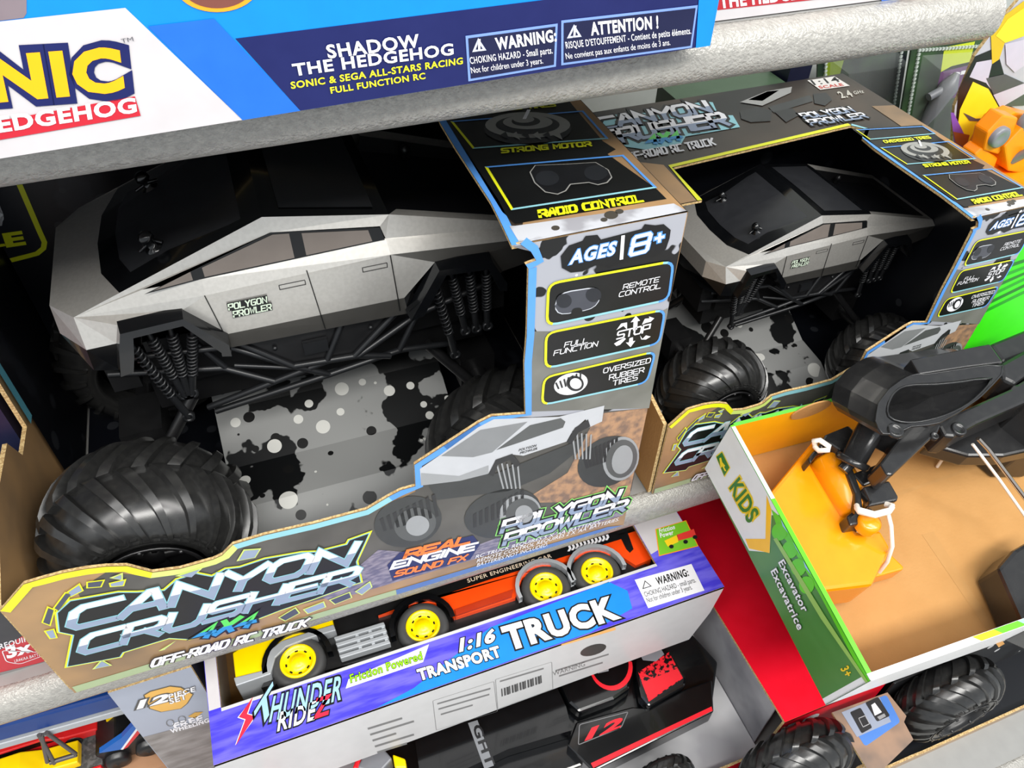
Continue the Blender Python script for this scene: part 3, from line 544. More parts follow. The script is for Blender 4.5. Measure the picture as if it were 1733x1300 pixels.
def toy_truck(label):
    root = thing('toy_monster_truck', label, 'toy truck', (0, YC, 0.006), 'grey toy monster trucks in the cartons')
    s2 = lambda x, y, z: ((x, YC - y, z), (x, YC + y, z))
    # ---- body shell, painted silver with dark rockers
    nose, n1 = -0.170, -0.151
    hz = 0.312
    sec = {'c': (n1, 0.083, hz), 'pk': (0.0038, 0.0825, 0.370), 'rr': (0.1026, 0.083, 0.3525), 'tl': (0.252, 0.076, 0.308)}
    sh = {'c': (n1, 0.086, 0.311), 's1': (-0.052, 0.096, 0.3235), 's2': (0.095, 0.0965, 0.3225), 't': (0.254, 0.084, 0.300)}
    body = MB()
    def both(pts, m, smooth=False):
        for sg in (-1, 1):
            q = [Vector((x, YC + sg * y, z)) for x, y, z in pts]
            body.face(q if sg < 0 else q[::-1], m, smooth)
    # plan of the chamfered nose
    both([(nose, 0, hz - 0.002), (nose, 0.058, hz - 0.002), (n1, 0.083, hz), (-0.113, 0.083, 0.3255), (-0.128, 0.045, 0.3215), (-0.131, 0, 0.3215)][::-1], SILVER)       # bonnet
    both([(nose, 0, hz - 0.002), (nose, 0.058, hz - 0.002), (nose - 0.002, 0.060, 0.283), (nose - 0.002, 0, 0.283)], SILVER)   # front face
    both([(nose, 0.058, hz - 0.002), (n1, 0.083, hz), (-0.1505, 0.093, 0.2863), (nose - 0.002, 0.060, 0.283)], SILVER)        # chamfer
    both([(nose - 0.002, 0, 0.283), (nose - 0.002, 0.060, 0.283), (-0.1505, 0.093, 0.2863), (-0.153, 0.090, 0.262), (nose + 0.004, 0.056, 0.257), (nose + 0.004, 0, 0.257)], GLOSSK)  # bumper
    both([(-0.1505, 0.093, 0.2863), (-0.1275, 0.096, 0.289), (-0.134, 0.094, 0.2600), (-0.153, 0.090, 0.262)], GLOSSK)
    # roof rails and upper sides
    both([(n1, 0.083, hz), (-0.0965, 0.0855, 0.3270), (0.0075, 0.0862, 0.3575), (0.0038, 0.0825, 0.370)], SILVER)
    both([(0.0038, 0.0825, 0.370), (0.0075, 0.0862, 0.3575), (0.0935, 0.0870, 0.3455), (0.0965, 0.0895, 0.3345), (0.1026, 0.083, 0.3525)], SILVER)
    both([(0.1026, 0.083, 0.3525), (0.0965, 0.0895, 0.3345), (0.098, 0.0965, 0.3225), (0.254, 0.084, 0.300), (0.252, 0.076, 0.308)], SILVER)
    both([(-0.052, 0.0915, 0.3305), (0.0965, 0.0895, 0.3345), (0.098, 0.0965, 0.3225), (-0.052, 0.097, 0.3185)], SILVER)
    both([(-0.0965, 0.0855, 0.3270), (-0.052, 0.0915, 0.3305), (-0.052, 0.097, 0.3185)][::-1], SILVER)
    # lower sides between the arches
    both([(n1, 0.083, hz), (-0.1505, 0.093, 0.2863), (-0.1275, 0.096, 0.289), (-0.121, 0.0965, 0.3065)], SILVER)
    both([(n1, 0.083, hz), (-0.121, 0.0965, 0.3065), (-0.0724, 0.0965, 0.3085), (-0.052, 0.097, 0.3185)], SILVER)
    both([(n1, 0.083, hz), (-0.052, 0.097, 0.3185), (-0.0965, 0.0855, 0.3270)], SILVER)
    both([(-0.052, 0.097, 0.3185), (-0.0724, 0.0965, 0.3085), (-0.045, 0.095, 0.2745), (0.106, 0.095, 0.2735), (0.1355, 0.0965, 0.306), (0.098, 0.0965, 0.3225)], SILVER)
    both([(-0.045, 0.095, 0.2745), (-0.0487, 0.093, 0.258), (0.1087, 0.093, 0.2535), (0.106, 0.095, 0.2735)], SILVERD)
    both([(-0.0487, 0.093, 0.258), (-0.047, 0.080, 0.249), (0.108, 0.080, 0.246), (0.1087, 0.093, 0.2535)], GLOSSK)
    both([(0.098, 0.0965, 0.3225), (0.1355, 0.0965, 0.306), (0.186, 0.0935, 0.303), (0.2, 0.091, 0.277), (0.248, 0.084, 0.279), (0.254, 0.084, 0.300)], SILVERD)
    # tail, bed walls
    both([(0.252, 0, 0.308), (0.252, 0.076, 0.308), (0.254, 0.084, 0.300), (0.248, 0.084, 0.279), (0.248, 0, 0.279)][::-1], SILVERD)
    both([(0.1026, 0.083, 0.3525), (0.252, 0.076, 0.308), (0.244, 0.064, 0.309), (0.112, 0.069, 0.3475)], SILVER)
    both([(0.252, 0.076, 0.308), (0.252, 0, 0.308), (0.244, 0, 0.309), (0.244, 0.064, 0.309)], SILVER)
    # underside
    both([(-0.16, 0, 0.264), (-0.153, 0.09, 0.268), (-0.134, 0.094, 0.2655), (-0.13, 0.07, 0.30), (-0.06, 0.07, 0.30), (-0.047, 0.080, 0.249), (0.108, 0.080, 0.246), (0.13, 0.07, 0.29), (0.19, 0.07, 0.29), (0.2, 0.08, 0.277), (0.248, 0.084, 0.279), (0.248, 0, 0.279)], BLKPL)
    # door seams, handles and door badge on the near and far sides
    ns = Fr((0, YC - 0.0968, 0), (1, 0, 0), (0, 0.02, 1))
    for a, c in (((-0.053, 0.3185), (-0.046, 0.260)), ((0.028, 0.3235), (0.0335, 0.2585)), ((0.0975, 0.3225), (0.101, 0.2605))):
        for sg in (-1, 1):
            A_ = Vector((a[0], YC + sg * 0.0972, a[1])); C_ = Vector((c[0], YC + sg * 0.0955, c[1])); body.tube([A_, C_], 0.0005, BLACK, 4)
    def handle(x, z):
        for q in (((x, z), (x + 0.021, z + 0.0002)), ((x, z - 0.0045), (x + 0.021, z - 0.0043)), ((x, z), (x, z - 0.0045)), ((x + 0.021, z), (x + 0.021, z - 0.0045))):
            for sg in (-1, 1): body.tube([(q[0][0], YC + sg * 0.0966, q[0][1]), (q[1][0], YC + sg * 0.0966, q[1][1])], 0.00035, BLACK, 4)
    handle(0.004, 0.314); handle(0.073, 0.315)
    bf = Fr((0, YC - 0.0972, 0), (1, 0, 0), (0, 0, 1))
    for wd, z in (('POLYGON', 0.3005), ('PROWLER', 0.2925)):
        dx = 0 if z > 0.3 else 0.002
        body.poly(bf, [(-0.0395 + dx, z - 0.0012), (-0.0075 + dx, z - 0.0012), (-0.0068 + dx, z + 0.0068), (-0.0388 + dx, z + 0.0068)], BLACK, 1)
        body.techno(bf, wd, (-0.0385 + dx, z), (-0.0085 + dx, z), (-0.0378 + dx, z + 0.0055), 0.2, ink((206, 220, 200)), 2, None, 0.4, False)
    body.build('body_shell', root)
    # ---- glass
    g = MB()
    def gb(pts, m):
        for sg in (-1, 1):
            q = [Vector((x, YC + sg * y, z)) for x, y, z in pts]; g.face(q if sg > 0 else q[::-1], m)
    gb([(-0.131, 0, 0.3220), (-0.128, 0.045, 0.3220), (-0.113, 0.083, 0.3255), (0.0038, 0.0825, 0.370), (0.0045, 0, 0.3715)], GLOSSK)
    gb([(-0.115, 0, 0.3287), (-0.112, 0.040, 0.3287), (-0.102, 0.068, 0.3305), (-0.012, 0.0705, 0.3645), (-0.012, 0, 0.3656)], GLASSK)
    g.build('windshield', root)
    g = MB(); gb([(0.0045, 0, 0.3715), (0.0038, 0.0825, 0.370), (0.1026, 0.083, 0.3525), (0.1026, 0, 0.3535)], GLOSSK)
    gb([(0.018, 0, 0.3697), (0.018, 0.070, 0.3683), (0.092, 0.0725, 0.3557), (0.092, 0, 0.3564)], GLASSK); g.build('roof', root)
    b = MB(); q = [(0.1026, 0.0830, 0.3522), (0.112, 0.069, 0.3472), (0.244, 0.064, 0.3085), (0.244, 0, 0.3085), (0.1026, 0, 0.3522)]
    q2 = [(0.108, 0.069, 0.332), (0.244, 0.064, 0.298), (0.244, 0, 0.298), (0.108, 0, 0.332)]
    for sg in (-1, 1):
        f = lambda p: Vector((p[0], YC + sg * p[1], p[2]))
        fl = [f(p) for p in q2]; b.face(fl if sg > 0 else fl[::-1], mat('bed_liner_black', (14, 15, 20), 0.5))
        b.face([f((0.112, 0.069, 0.3474)), f((0.244, 0.064, 0.309)), f((0.244, 0.064, 0.298)), f((0.108, 0.069, 0.332))], BLKPL)
        b.face([f((0.1026, 0, 0.3525)), f((0.1026, 0.075, 0.3522)), f((0.108, 0.069, 0.332)), f((0.108, 0, 0.332))], BLKPL)
        b.face([f((0.244, 0, 0.309)), f((0.244, 0.064, 0.309)), f((0.244, 0.064, 0.298)), f((0.244, 0, 0.298))], BLKPL)
    b.lathe((0.15, YC + 0.055, 0.325), (0, -0.4, 1), [(0.004, 0), (0.004, 0.008), (0.0055, 0.010), (0.0045, 0.014), (0.0001, 0.016)], BLKPL, 12)
    b.build('cargo_bed', root)
    for sg in (-1, 1):
        w = MB(); f = lambda x, z: Vector((x, YC + sg * (0.0919 - (z - 0.3305) * 0.19), z))
        def wf(pts, m):
            p = [f(*q) for q in pts]; w.face(p if sg < 0 else p[::-1], m)
        wf([(-0.0955, 0.3272), (-0.053, 0.3306), (0.0955, 0.3346), (0.0930, 0.3457), (0.0075, 0.3577)], BLACK)
        for sft, pts in ((1, [(-0.088, 0.3290), (-0.058, 0.3314), (-0.058, 0.3385)]), (1, [(-0.049, 0.3321), (0.021, 0.3338), (0.021, 0.3545), (0.0085, 0.3560), (-0.049, 0.3400)]), (1, [(0.0305, 0.3341), (0.085, 0.3355), (0.083, 0.3455), (0.0305, 0.3530)])):
            p = [f(*q) + Vector((0, sg * 0.0004, 0)) for q in pts]; w.face(p if sg < 0 else p[::-1], WINDOW)
        w.build('side_window', root)
        # fender flares
        for arch in ([(-0.1275, 0.289), (-0.121, 0.3075), (-0.0724, 0.3095), (-0.045, 0.2745), (-0.0455, 0.262)], [(0.106, 0.258), (0.1355, 0.306), (0.186, 0.303), (0.200, 0.277), (0.2, 0.268)]):
            fl = MB(); cx = sum(p[0] for p in arch) / 5
            if arch[0][0] < 0: arch = [(-0.134, 0.2655)] + arch
            inn = [(cx + (x - cx) * 0.77, z - (0.0085 if 0 < i < len(arch) - 1 else 0)) for i, (x, z) in enumerate(arch)]
            yo = 0.107; yi = 0.094
            O = [Vector((x, YC + sg * yi, z + 0.001)) for x, z in arch]; A_ = [Vector((x * 0.97 + cx * 0.03, YC + sg * yo, z - 0.002)) for x, z in arch]
            I = [Vector((x, YC + sg * yo, z)) for x, z in inn]; J = [Vector((x, YC + sg * 0.07, z)) for x, z in inn]
            for a, c in ((O, A_), (A_, I), (I, J)): fl.grid([a, c] if sg < 0 else [c, a], GLOSSK, smooth=False)
            fl.build('fender_flare', root)
    # bolts that hold the shell to the posts
    for sg in (-1, 1):
        m = MB(); m.lathe((-0.082, YC + sg * 0.049, 0.338), (-0.35, 0, 1), [(0.008, -0.002), (0.0075, 0.002), (0.004, 0.003), (0.004, 0.009), (0.0062, 0.010), (0.006, 0.014), (0.0035, 0.017), (0.0001, 0.0175)], GLOSSK, 14)
        m.tube([(-0.094, YC + sg * 0.049, 0.338), (-0.082, YC + sg * 0.047, 0.3455), (-0.075, YC + sg * 0.051, 0.344)], 0.0016, GLOSSK, 6); m.build('body_post', root)
    # ---- chassis: cage tubes and pans
    c = MB(); Lr = [-1, 1]
    for sg in Lr:
        P = lambda x, y, z: (x, YC + sg * y, z)
        t = lambda *p, r=0.0032: c.tube([P(*q) for q in p], r, CHAS, 7)
        t((-0.148, 0.06, 0.245), (-0.05, 0.076, 0.246), (0.0, 0.082, 0.212), (0.06, 0.082, 0.207), (0.12, 0.076, 0.236), (0.21, 0.06, 0.246))
        t((-0.04, 0.078, 0.248), (0.0, 0.082, 0.212)); t((0.05, 0.08, 0.248), (0.03, 0.082, 0.209)); t((0.1, 0.08, 0.247), (0.055, 0.082, 0.207))
        t((-0.155, 0.05, 0.222), (-0.06, 0.07, 0.218), (-0.02, 0.078, 0.195)); t((-0.075, 0.07, 0.252), (-0.058, 0.07, 0.218))
        t((-0.085, 0.06, 0.165), (-0.02, 0.078, 0.195), (0.03, 0.082, 0.209)); t((-0.08, 0.06, 0.158), (0.03, 0.08, 0.190), (0.10, 0.075, 0.196), (0.16, 0.06, 0.175))
        t((0.03, 0.08, 0.190), (0.0, 0.082, 0.212)); t((0.09, 0.078, 0.194), (0.06, 0.082, 0.207)); t((0.12, 0.076, 0.236), (0.10, 0.075, 0.196)); t((-0.05, 0.07, 0.218), (0.0, 0.08, 0.208), r=0.0024)
        c.face([P(-0.035, 0.0775, 0.246), P(0.0, 0.0795, 0.214), P(0.058, 0.0795, 0.209), P(0.098, 0.0775, 0.246)], BLKPL)
        c.box((0.012, min(YC + sg * 0.079, YC + sg * 0.083), 0.222), (0.034, max(YC + sg * 0.079, YC + sg * 0.083), 0.236), CHAS)
        for x in (-0.012, 0.075): c.lathe(P(x, 0.0795, 0.236), (0, sg, 0), [(0.0022, 0), (0.002, 0.002), (0.0001, 0.0025)], CHAS, 8)
        for k in range(6): c.box((-0.02 + k * 0.018, YC + sg * 0.07 - 0.004, 0.242), (-0.014 + k * 0.018, YC + sg * 0.07 + 0.004, 0.262), CHAS)
    c.box((-0.12, YC - 0.045, 0.19), (0.19, YC + 0.045, 0.245), BLKPL); c.box((-0.13, YC - 0.03, 0.15), (0.2, YC + 0.03, 0.20), BLKPL)
    for x in (-0.145, 0.205): c.box((x - 0.012, YC - 0.05, 0.20), (x + 0.012, YC + 0.05, 0.25), BLKPL)
    c.build('chassis', root)
    WX = [(-0.158, 0.110, 0.1885, 0.0985, 0.0905), (0.195, 0.110, 0.2035, 0.0925, 0.0905)]       # x, width, outer y, hub z, radius
    for x, w, yo, zc, r in WX:
        ax = MB(); ax.tube([(x, YC - yo + 0.03, zc - 0.002), (x, YC + yo - 0.03, zc - 0.002)], 0.011, BLKPL, 10); ax.box((x - 0.02, YC - 0.028, zc - 0.02), (x + 0.02, YC + 0.028, zc + 0.024), BLKPL)
        for sg in (-1, 1): ax.tube([(x + (0.06 if x < 0 else -0.06), YC + sg * 0.04, 0.165), (x, YC + sg * 0.07, zc)], 0.006, BLKPL, 8)
        ax.build('axle', root)
        for sg in (-1, 1):
            # four coil sprung dampers fan out above each wheel
            xa = -0.098 if x < 0 else 0.160
            for k in range(4):
                top = Vector((xa - 0.024 + k * 0.017, YC + sg * 0.083, 0.286 - 0.004 * abs(k - 1.5))); bot = Vector((xa - 0.004 + k * 0.0075 + (-0.004 if x < 0 else 0.004) * k, YC + sg * 0.075, 0.202 + (0.0 if k else -0.028)))
                sp = MB(); d = bot - top; sp.tube([top, top + d * 0.25, bot], 0.0022, CHAS, 7)
                sp.tube([top + d * 0.72, bot], 0.0035, CHAS, 8)
                ax1 = d.normalized(); u = ax1.cross(Vector((0, 1, 0))).normalized(); v = ax1.cross(u)
                sp.tube([top + d * (0.1 + 0.62 * i / 90) + (u * math.cos(i * 0.84) + v * math.sin(i * 0.84)) * 0.0042 for i in range(91)], 0.0011, CHAS, 5)
                sp.lathe(bot, (0, sg, 0), [(0.0028, 0), (0.0028, 0.003), (0.0055, 0.003), (0.0055, -0.003), (0.0028, -0.003)], CHAS, 12); sp.build('shock_absorber', root)
            cc = (x, YC + sg * (yo - w / 2), zc)
            m = MB(); tyre(m, cc, r, w, sg); wh = m.build('wheel', root, smooth=True)
            m = MB(); rim(m, cc, r, w, sg); m.build('rim', wh)
    return root
ta = toy_truck('big grey angular toy monster truck in the larger carton, front wheel nearest')
tb = copy_tree(ta); tag(tb, 'grey angular toy monster truck in the smaller carton, bed and dark roof visible', 'toy truck')
tb.location = (0.5592, 0.60, 0.0055); tb.scale = (0.7, 0.7, 0.7)
for o in tb.children:                      # its rear wheels sit a little further in, clear of the carton wall
    if o.name.startswith('wheel'):
        c = sum((Vector(q) for q in o.bound_box), Vector()) / 8
        if c.x > 0: o.scale = (0.9, 0.9, 0.9); o.location = Vector((c.x * 0.1 - 0.025, c.y * 0.1, (c.z - 0.0905) * 0.1))
# ------------------------------------------------------------------ boxes on the upper shelf
NAVY = ink((20, 28, 88)); SKY = ink((0, 132, 226)); MID = ink((30, 104, 206)); WBOX = mat('white_glossy_carton', (196, 192, 194), 0.3)
def carton(name, label, x0, x1, y0, y1, z0, z1, front, f=None, side=None):
    f = f or XZ(y0); rc = [(x0, z0), (x1, z0), (x1, z1), (x0, z1)]
    root = thing(name, label, 'toy box', f.p((x0 + x1) / 2, z0))
    m = MB(); m.prism(f, rc, -0.0015, y0 - y1, side or front); m.build('carton', root)
    p = MB(); p.prism(f, rc, 0, -0.0015, front)
    return root, p, f
r_, p, f = carton('racing_toy_box', 'white and bright blue toy box with yellow bubble lettering on the upper shelf', -0.30, 0.393, 0.40, 0.66, 0.518, 0.86, SKY, Fr((-0.1064, 0.3915, 0), (0.3861, 0.0165, 0), (0, 0, 1)), WBOX)
def sn(q): return f.pl(q)
def cl(q): return [(max(-0.2999, min(0.3925, s)), max(0.5181, t)) for s, t in f.pl(q)]
p.poly(f, cl([(-400, 420), (-330, 60), (0, 36), (212, 13), (412, 210), (330, 240), (0, 330)]), WBOX, 1)
p.poly(f, [(-0.299, 0.86)] + cl([(-200, -60), (45, -40), (45, 22), (40, 30), (-300, 70)]), ink((128, 116, 122)), 1)
p.poly(f, cl([(250, 44), (362, 31), (508, 187), (412, 210)]), MID, 2)
p.poly(f, cl([(398, 65), (1188, -34), (1182, 15), (1176, 85), (1100, 120), (508, 187)]), NAVY, 1)
p.poly(f, cl([(1110, 130), (1176, 84), (1184, -40), (1215, -40), (1215, 90)]), SKY, 3)
p.poly(f, sn([(287 + 80 + 72 * math.cos(a), -28 + 48 * math.sin(a)) for a in [k * math.pi / 20 for k in range(40)]]), ink((246, 160, 40)), 2)
p.poly(f, sn([(367 + 62 * math.cos(a), -28 + 41 * math.sin(a)) for a in [k * math.pi / 20 for k in range(40)]]), ink((120, 70, 60)), 3)
p.text(f, 'NIC', (-8, 172), (214, 156), (-26, 92), NAVY, 3, 0.11); p.text(f, 'NIC', (-4, 168), (206, 150), (-20, 98), ink((255, 176, 10)), 4, 0.045)
p.poly(f, sn([(-60, 214), (228, 162), (238, 195), (-60, 246)]), ink((190, 34, 50)), 3)
p.text(f, 'EDGEHOG', (0, 222), (230, 188), (-6, 198), WHT, 4, 0.04)
p.text(f, 'TM', (206, 72), (226, 68), (204, 65), ink((90, 90, 96)), 4, 0)
p.text(f, 'SHADOW', (556, 97), (709, 78), (551, 76), WHT, 4, 0.03); p.text(f, 'THE HEDGEHOG', (498, 127), (766, 91), (494, 108), WHT, 4, 0.03)
p.text(f, 'SONIC & SEGA ALL-STARS RACING', (493, 149), (782, 107), (491, 138), ink((236, 232, 40)), 4, 0.025); p.text(f, 'FULL FUNCTION RC', (560, 157), (719, 132), (558, 147), ink((236, 232, 40)), 4, 0.025)
for q in ([(787, 60), (943, 39), (940, 112), (792, 137)], [(949, 34), (1180, 8), (1170, 80), (949, 110)]):
    p.poly(f, sn(q), ink((120, 150, 214)), 3); p.poly(f, inset(sn(q), 0.0014), ink((20, 24, 62)), 4)
for q in ([(798, 87), (822, 84), (808, 63)], [(958, 64), (983, 61), (970, 40)]):
    p.poly(f, sn(q), ink((200, 206, 224)), 5); p.poly(f, inset(sn(q), 0.0012), ink((20, 24, 62)), 6); a = sn(q); c = ((a[0][0] + a[1][0] + a[2][0]) / 3, (a[0][1] + a[1][1] + a[2][1]) / 3)
    p.poly(f, [(c[0] - 0.0006, c[1] - 0.002), (c[0] + 0.0006, c[1] - 0.002), (c[0] + 0.0008, c[1] + 0.0042), (c[0] - 0.0008, c[1] + 0.0042)], WHT, 7)
for tx, q, bo in (('WARNING:', [(840, 83), (940, 68), (837, 64)], .04), ('CHOKING HAZARD - Small parts.', [(795, 107), (934, 89), (793, 96)], .01), ('Not for children under 3 years.', [(797, 123), (918, 106), (795, 113)], 0), ('ATTENTION !', [(1000, 58), (1112, 46), (998, 38)], .04), ("RISQUE D'ETOUFFEMENT - Contient de petits éléments.", [(957, 81), (1168, 56), (955, 70)], .01), ('Ne convient pas aux enfants de moins de 3 ans.', [(957, 99), (1133, 75), (955, 89)], 0)):
    p.text(f, tx, *q, WHT, 5, bo)
p.build('front_print', r_)
r_, p, f = carton('racing_toy_box', 'white toy box with a red banner right of the blue box, upper shelf', 0.308, 0.53, 0.443, 0.70, 0.518, 0.86, WBOX)
p.poly(f, f.pl([(1214, 0), (1214, 17), (1430, -6), (1430, -40), (1214, -18)]), ink((172, 36, 46)), 1); p.text(f, 'THE HEDGEHOG', (1219, 13), (1400, -8), (1216, -8), WHT, 2, 0.04)
p.poly(f, f.pl([(1492, 2), (1520, -2), (1500, -60), (1470, -60)]), ink((70, 110, 196)), 1); p.poly(f, f.pl([(1522, 0), (1600, -10), (1580, -60), (1500, -60)]), ink((96, 50, 62)), 1)
p.build('front_print', r_)

# ------------------------------------------------------------------ beside the truck boxes
RED = ink((206, 40, 52)); r_, p, f = carton('battery_toy_box', 'red and grey toy box saying batteries are required, beside the largest truck carton', -0.52, -0.268, 0.458, 0.62, 0.0, 0.115, ink((190, 52, 62)))
p.poly(f, f.pl([(-40, 1070), (0, 1030), (40, 1075), (0, 1100)]), ink((60, 60, 64)), 1); p.poly(f, f.pl([(0, 1146), (75, 1124), (75, 1120), (0, 1138)]), ink((130, 126, 126)), 1)
p.text(f, 'REQUIRES', (0, 1098), (62, 1080), (-2, 1090), WHT, 2, 0.02); p.text(f, '3x', (14, 1113), (52, 1102), (10, 1096), WHT, 2, 0.05); p.text(f, 'LR44/AA BATTERIES', (25, 1121), (80, 1106), (24, 1116), WHT, 2, 0)
p.ring(f, rrect(f.pl([(2, 1100), (10, 1120), (34, 1124), (88, 1104)])[:4], 0.004), 0.0008, WHT, 2)
p.build('front_print', r_)
DKB = mat('dark_blue_carton', (30, 36, 62), 0.4)
m = MB(); m.box((-0.53, 0.64, 0.0), (-0.272, 0.90, 0.40), DKB); tag(m.build('toy_carton', None, (-0.4, 0.64, 0)), 'dark blue carton seen through the side cut-out of the largest truck carton', 'toy box')
# bright green carton right of the smaller truck box
GRN = mat('vivid_green_carton', (60, 232, 10), 0.35); r_, p, f = carton('speed_line_box', 'vivid green toy box with dark green speed stripes right of the smaller truck carton', 0.748, 1.10, 0.445, 0.60, 0.0, 0.235, GRN)
for k in range(6):
    z0 = 0.150 + k * 0.013; z1 = 0.205 + k * 0.013
    p.poly(f, [(0.7485, z0), (0.93, min(0.2345, z1)), (0.93, min(0.2348, z1 + 0.007)), (0.7485, z0 + 0.006)], ink((10, 120, 20)) if k % 2 else ink((20, 160, 20)), 1)
p.build('front_print', r_)
# die-cut card with a plain orange jointed toy in front of it
r_ = thing('figure_card', 'tall yellow and grey die-cut card with black outlines behind the orange toy', 'toy package', (0.86, 0.60, 0.0))
y0 = 0.60; f = XZ(y0); p = MB()
st = f.pl([(1608, 300), (1616, 180), (1650, 95), (1700, 28), (1733, -10), (1800, -30), (1860, 300)]); st = [(a, c) for a, c in st]
lowz = 0.0
p.prism(f, [(st[0][0], lowz)] + st + [(st[-1][0], lowz)], 0, -0.004, mat('silver_grey_card_print', (176, 176, 184), 0.3), KRAFTE, KRAFT)
YC1 = ink((238, 212, 40)); YC2 = ink((206, 174, 20)); GC1 = ink((80, 76, 80)); LV = ink((190, 184, 198))
for q, mm, l in (([(1610, 296), (1622, 150), (1650, 95), (1686, 80), (1700, 130), (1690, 170), (1733, 190), (1740, 300)], BLACK, 1), ([(1608, 300), (1624, 185), (1646, 138), (1672, 150), (1698, 196), (1733, 196), (1790, 200), (1790, 330)], YC1, 2), ([(1640, 130), (1652, 105), (1680, 100), (1672, 132), (1690, 168), (1668, 140)], LV, 2), ([(1668, 132), (1700, 125), (1733, 140), (1733, 178), (1690, 180)], GC1, 3), ([(1680, 160), (1733, 140), (1733, 158), (1692, 182)], LV, 4), ([(1676, 60), (1700, 25), (1733, 0), (1733, 40), (1700, 70), (1690, 100), (1678, 108)], YC2, 3), ([(1684, 60), (1704, 32), (1733, 12), (1733, 60), (1700, 72)], YC1, 4), ([(1700, 74), (1733, 66), (1733, 110), (1716, 122), (1702, 108)], LV, 4), ([(1629, 190), (1650, 200), (1686, 200), (1680, 206), (1640, 204)], GC1, 4), ([(1608, 190), (1613, 190), (1640, 245), (1630, 255), (1614, 240)], ink((128, 80, 170)), 3), ([(1612, 222), (1640, 228), (1634, 250), (1616, 240)], ink((150, 80, 50)), 4)):
    p.poly(f, f.pl(q), mm, l + 1)
p.build('printed_card', r_)
m = MB(); m.box((0.80, 0.604, 0.0), (1.05, 0.70, 0.20), BLACK); m.build('card_tray', r_)
r_ = thing('jointed_toy', 'orange plastic jointed toy with grey wheels propped before the yellow card', 'toy figure', (0.86, 0.56, 0.235))
ORT = mat('orange_toy_plastic', (250, 140, 10), 0.3); GRT = mat('grey_toy_plastic', (120, 122, 128), 0.35)
f = XZ(0.56); m = MB()
for q, d in (([(1655, 268), (1662, 250), (1688, 205), (1720, 190), (1760, 200), (1770, 300), (1690, 300)], 0.0), ([(1665, 255), (1672, 225), (1700, 195), (1724, 200), (1716, 225), (1690, 262)], 0.012), ([(1650, 262), (1664, 250), (1690, 268), (1680, 292), (1656, 284)], 0.01), ([(1700, 250), (1733, 215), (1760, 260), (1733, 295), (1706, 290)], 0.018)):
    m.prism(f, f.pl(q, d), d, d - 0.02, ORT)
m.build('body', r_, bevel=0.002)
for c, rr in ((f.pix(1674, 222), 0.012), (f.pix(1728, 196), 0.014)):
    m = MB(); m.lathe((c[0], 0.547, c[1]), (0, -1, 0), [(rr, -0.004), (rr, 0.004), (rr * 0.8, 0.006), (rr * 0.4, 0.004), (0.0001, 0.004)], GRT, 20); m.build('wheel', r_)
m = MB(); c = f.pix(1700, 250); m.tube([(c[0], 0.545, c[1] - 0.008), (c[0] + 0.004, 0.535, c[1] + 0.006)], 0.005, GRT); m.build('joint_pin', r_)
m = MB(); m.box((0.79, 0.505, 0.236), (0.96, 0.595, 0.24), ORT); m.box((0.80, 0.53, 0.24), (0.95, 0.585, 0.262), ORT); m.build('base', r_)
# hanging blister packs at the back
CLEAR = mat('clear_plastic_blister', (225, 232, 228), 0.08, 0, trans=0.0, alpha=0.07)
CLRIM = mat('frosted_blister_edge', (200, 210, 204), 0.25, 0, alpha=0.75)
def blister(label, quad, y, cardm, extra):
    r = thing('blister_pack', label, 'toy package', (XZ(y).pix(*quad[0])[0], y, 0), None); f = XZ(y)
    st = f.pl(quad); p = MB(); p.prism(f, st, 0, -0.003, cardm)
    extra(p, f); p.build('backing_card', r)
    b = MB(); q = inset(st, 0.02); b.prism(f, q, 0.035, 0.0005, CLEAR, taper=0.9); b.build('clear_bubble', r)
    z = MB(); k = inset(st, 0.012); n = len(k)
    for i in range(n):
        a, c = Vector(k[i]), Vector(k[(i + 1) % n]); d = (c - a); cnt = max(2, int(d.length / 0.006))
        for j in range(cnt):
            s = a + d * (j / cnt); z.box((s.x - 0.0018, y - 0.003, s.y - 0.0018), (s.x + 0.0018, y - 0.0005, s.y + 0.0018), CLRIM)
    z.build('crimped_edge', r); return r
OLV = mat('olive_green_leaf_print', (50, 80, 44), 0.4, 0, (24, 36, 28), 14, 0.4, 0.6)
def ex1(p, f):
    p.poly(f, f.pl([(1598, 80), (1650, 70), (1640, 110), (1592, 122)]), ink((190, 204, 30)), 1); p.poly(f, f.pl([(1592, 122), (1610, 112), (1660, 100), (1640, 160), (1580, 172)]), ink((96, 40, 104)), 1)
    p.text(f, 'ST', (1600, 150), (1646, 140), (1607, 126), WHT, 2, 0.05)
blister('green hanging toy pack with a clear bubble and purple and lime label', [(1500, 340), (1720, 330), (1700, 60), (1545, 70)], 0.80, OLV, ex1)
def ex2(p, f): p.poly(f, f.pl([(1390, 140), (1420, 130), (1440, 60), (1410, 66)]), ink((120, 140, 40)), 1)
r2 = blister('dark green hanging pack partly hidden behind the smaller truck carton lid', [(1380, 240), (1500, 330), (1540, 60), (1385, 80)], 0.87, mat('dark_green_leaf_print', (44, 66, 44), 0.4, 0, (18, 22, 30), 12, 0.4, 0.55), ex2)
m = MB(); f = XZ(0.80); q = f.pl([(1152, 175), (1345, 122)]); m.box((q[0][0], 0.80, 0.0), (q[1][0], 0.86, q[0][1]), mat('moss_green_carton', (74, 96, 74), 0.4)); m.box((q[0][0], 0.797, q[0][1] - 0.006), (q[1][0], 0.80, q[0][1]), mat('pale_carton_edge', (196, 200, 196), 0.4)); tag(m.build('toy_carton', None, (q[0][0], 0.80, 0)), 'moss green carton with a pale top edge behind the smaller truck carton', 'toy box')
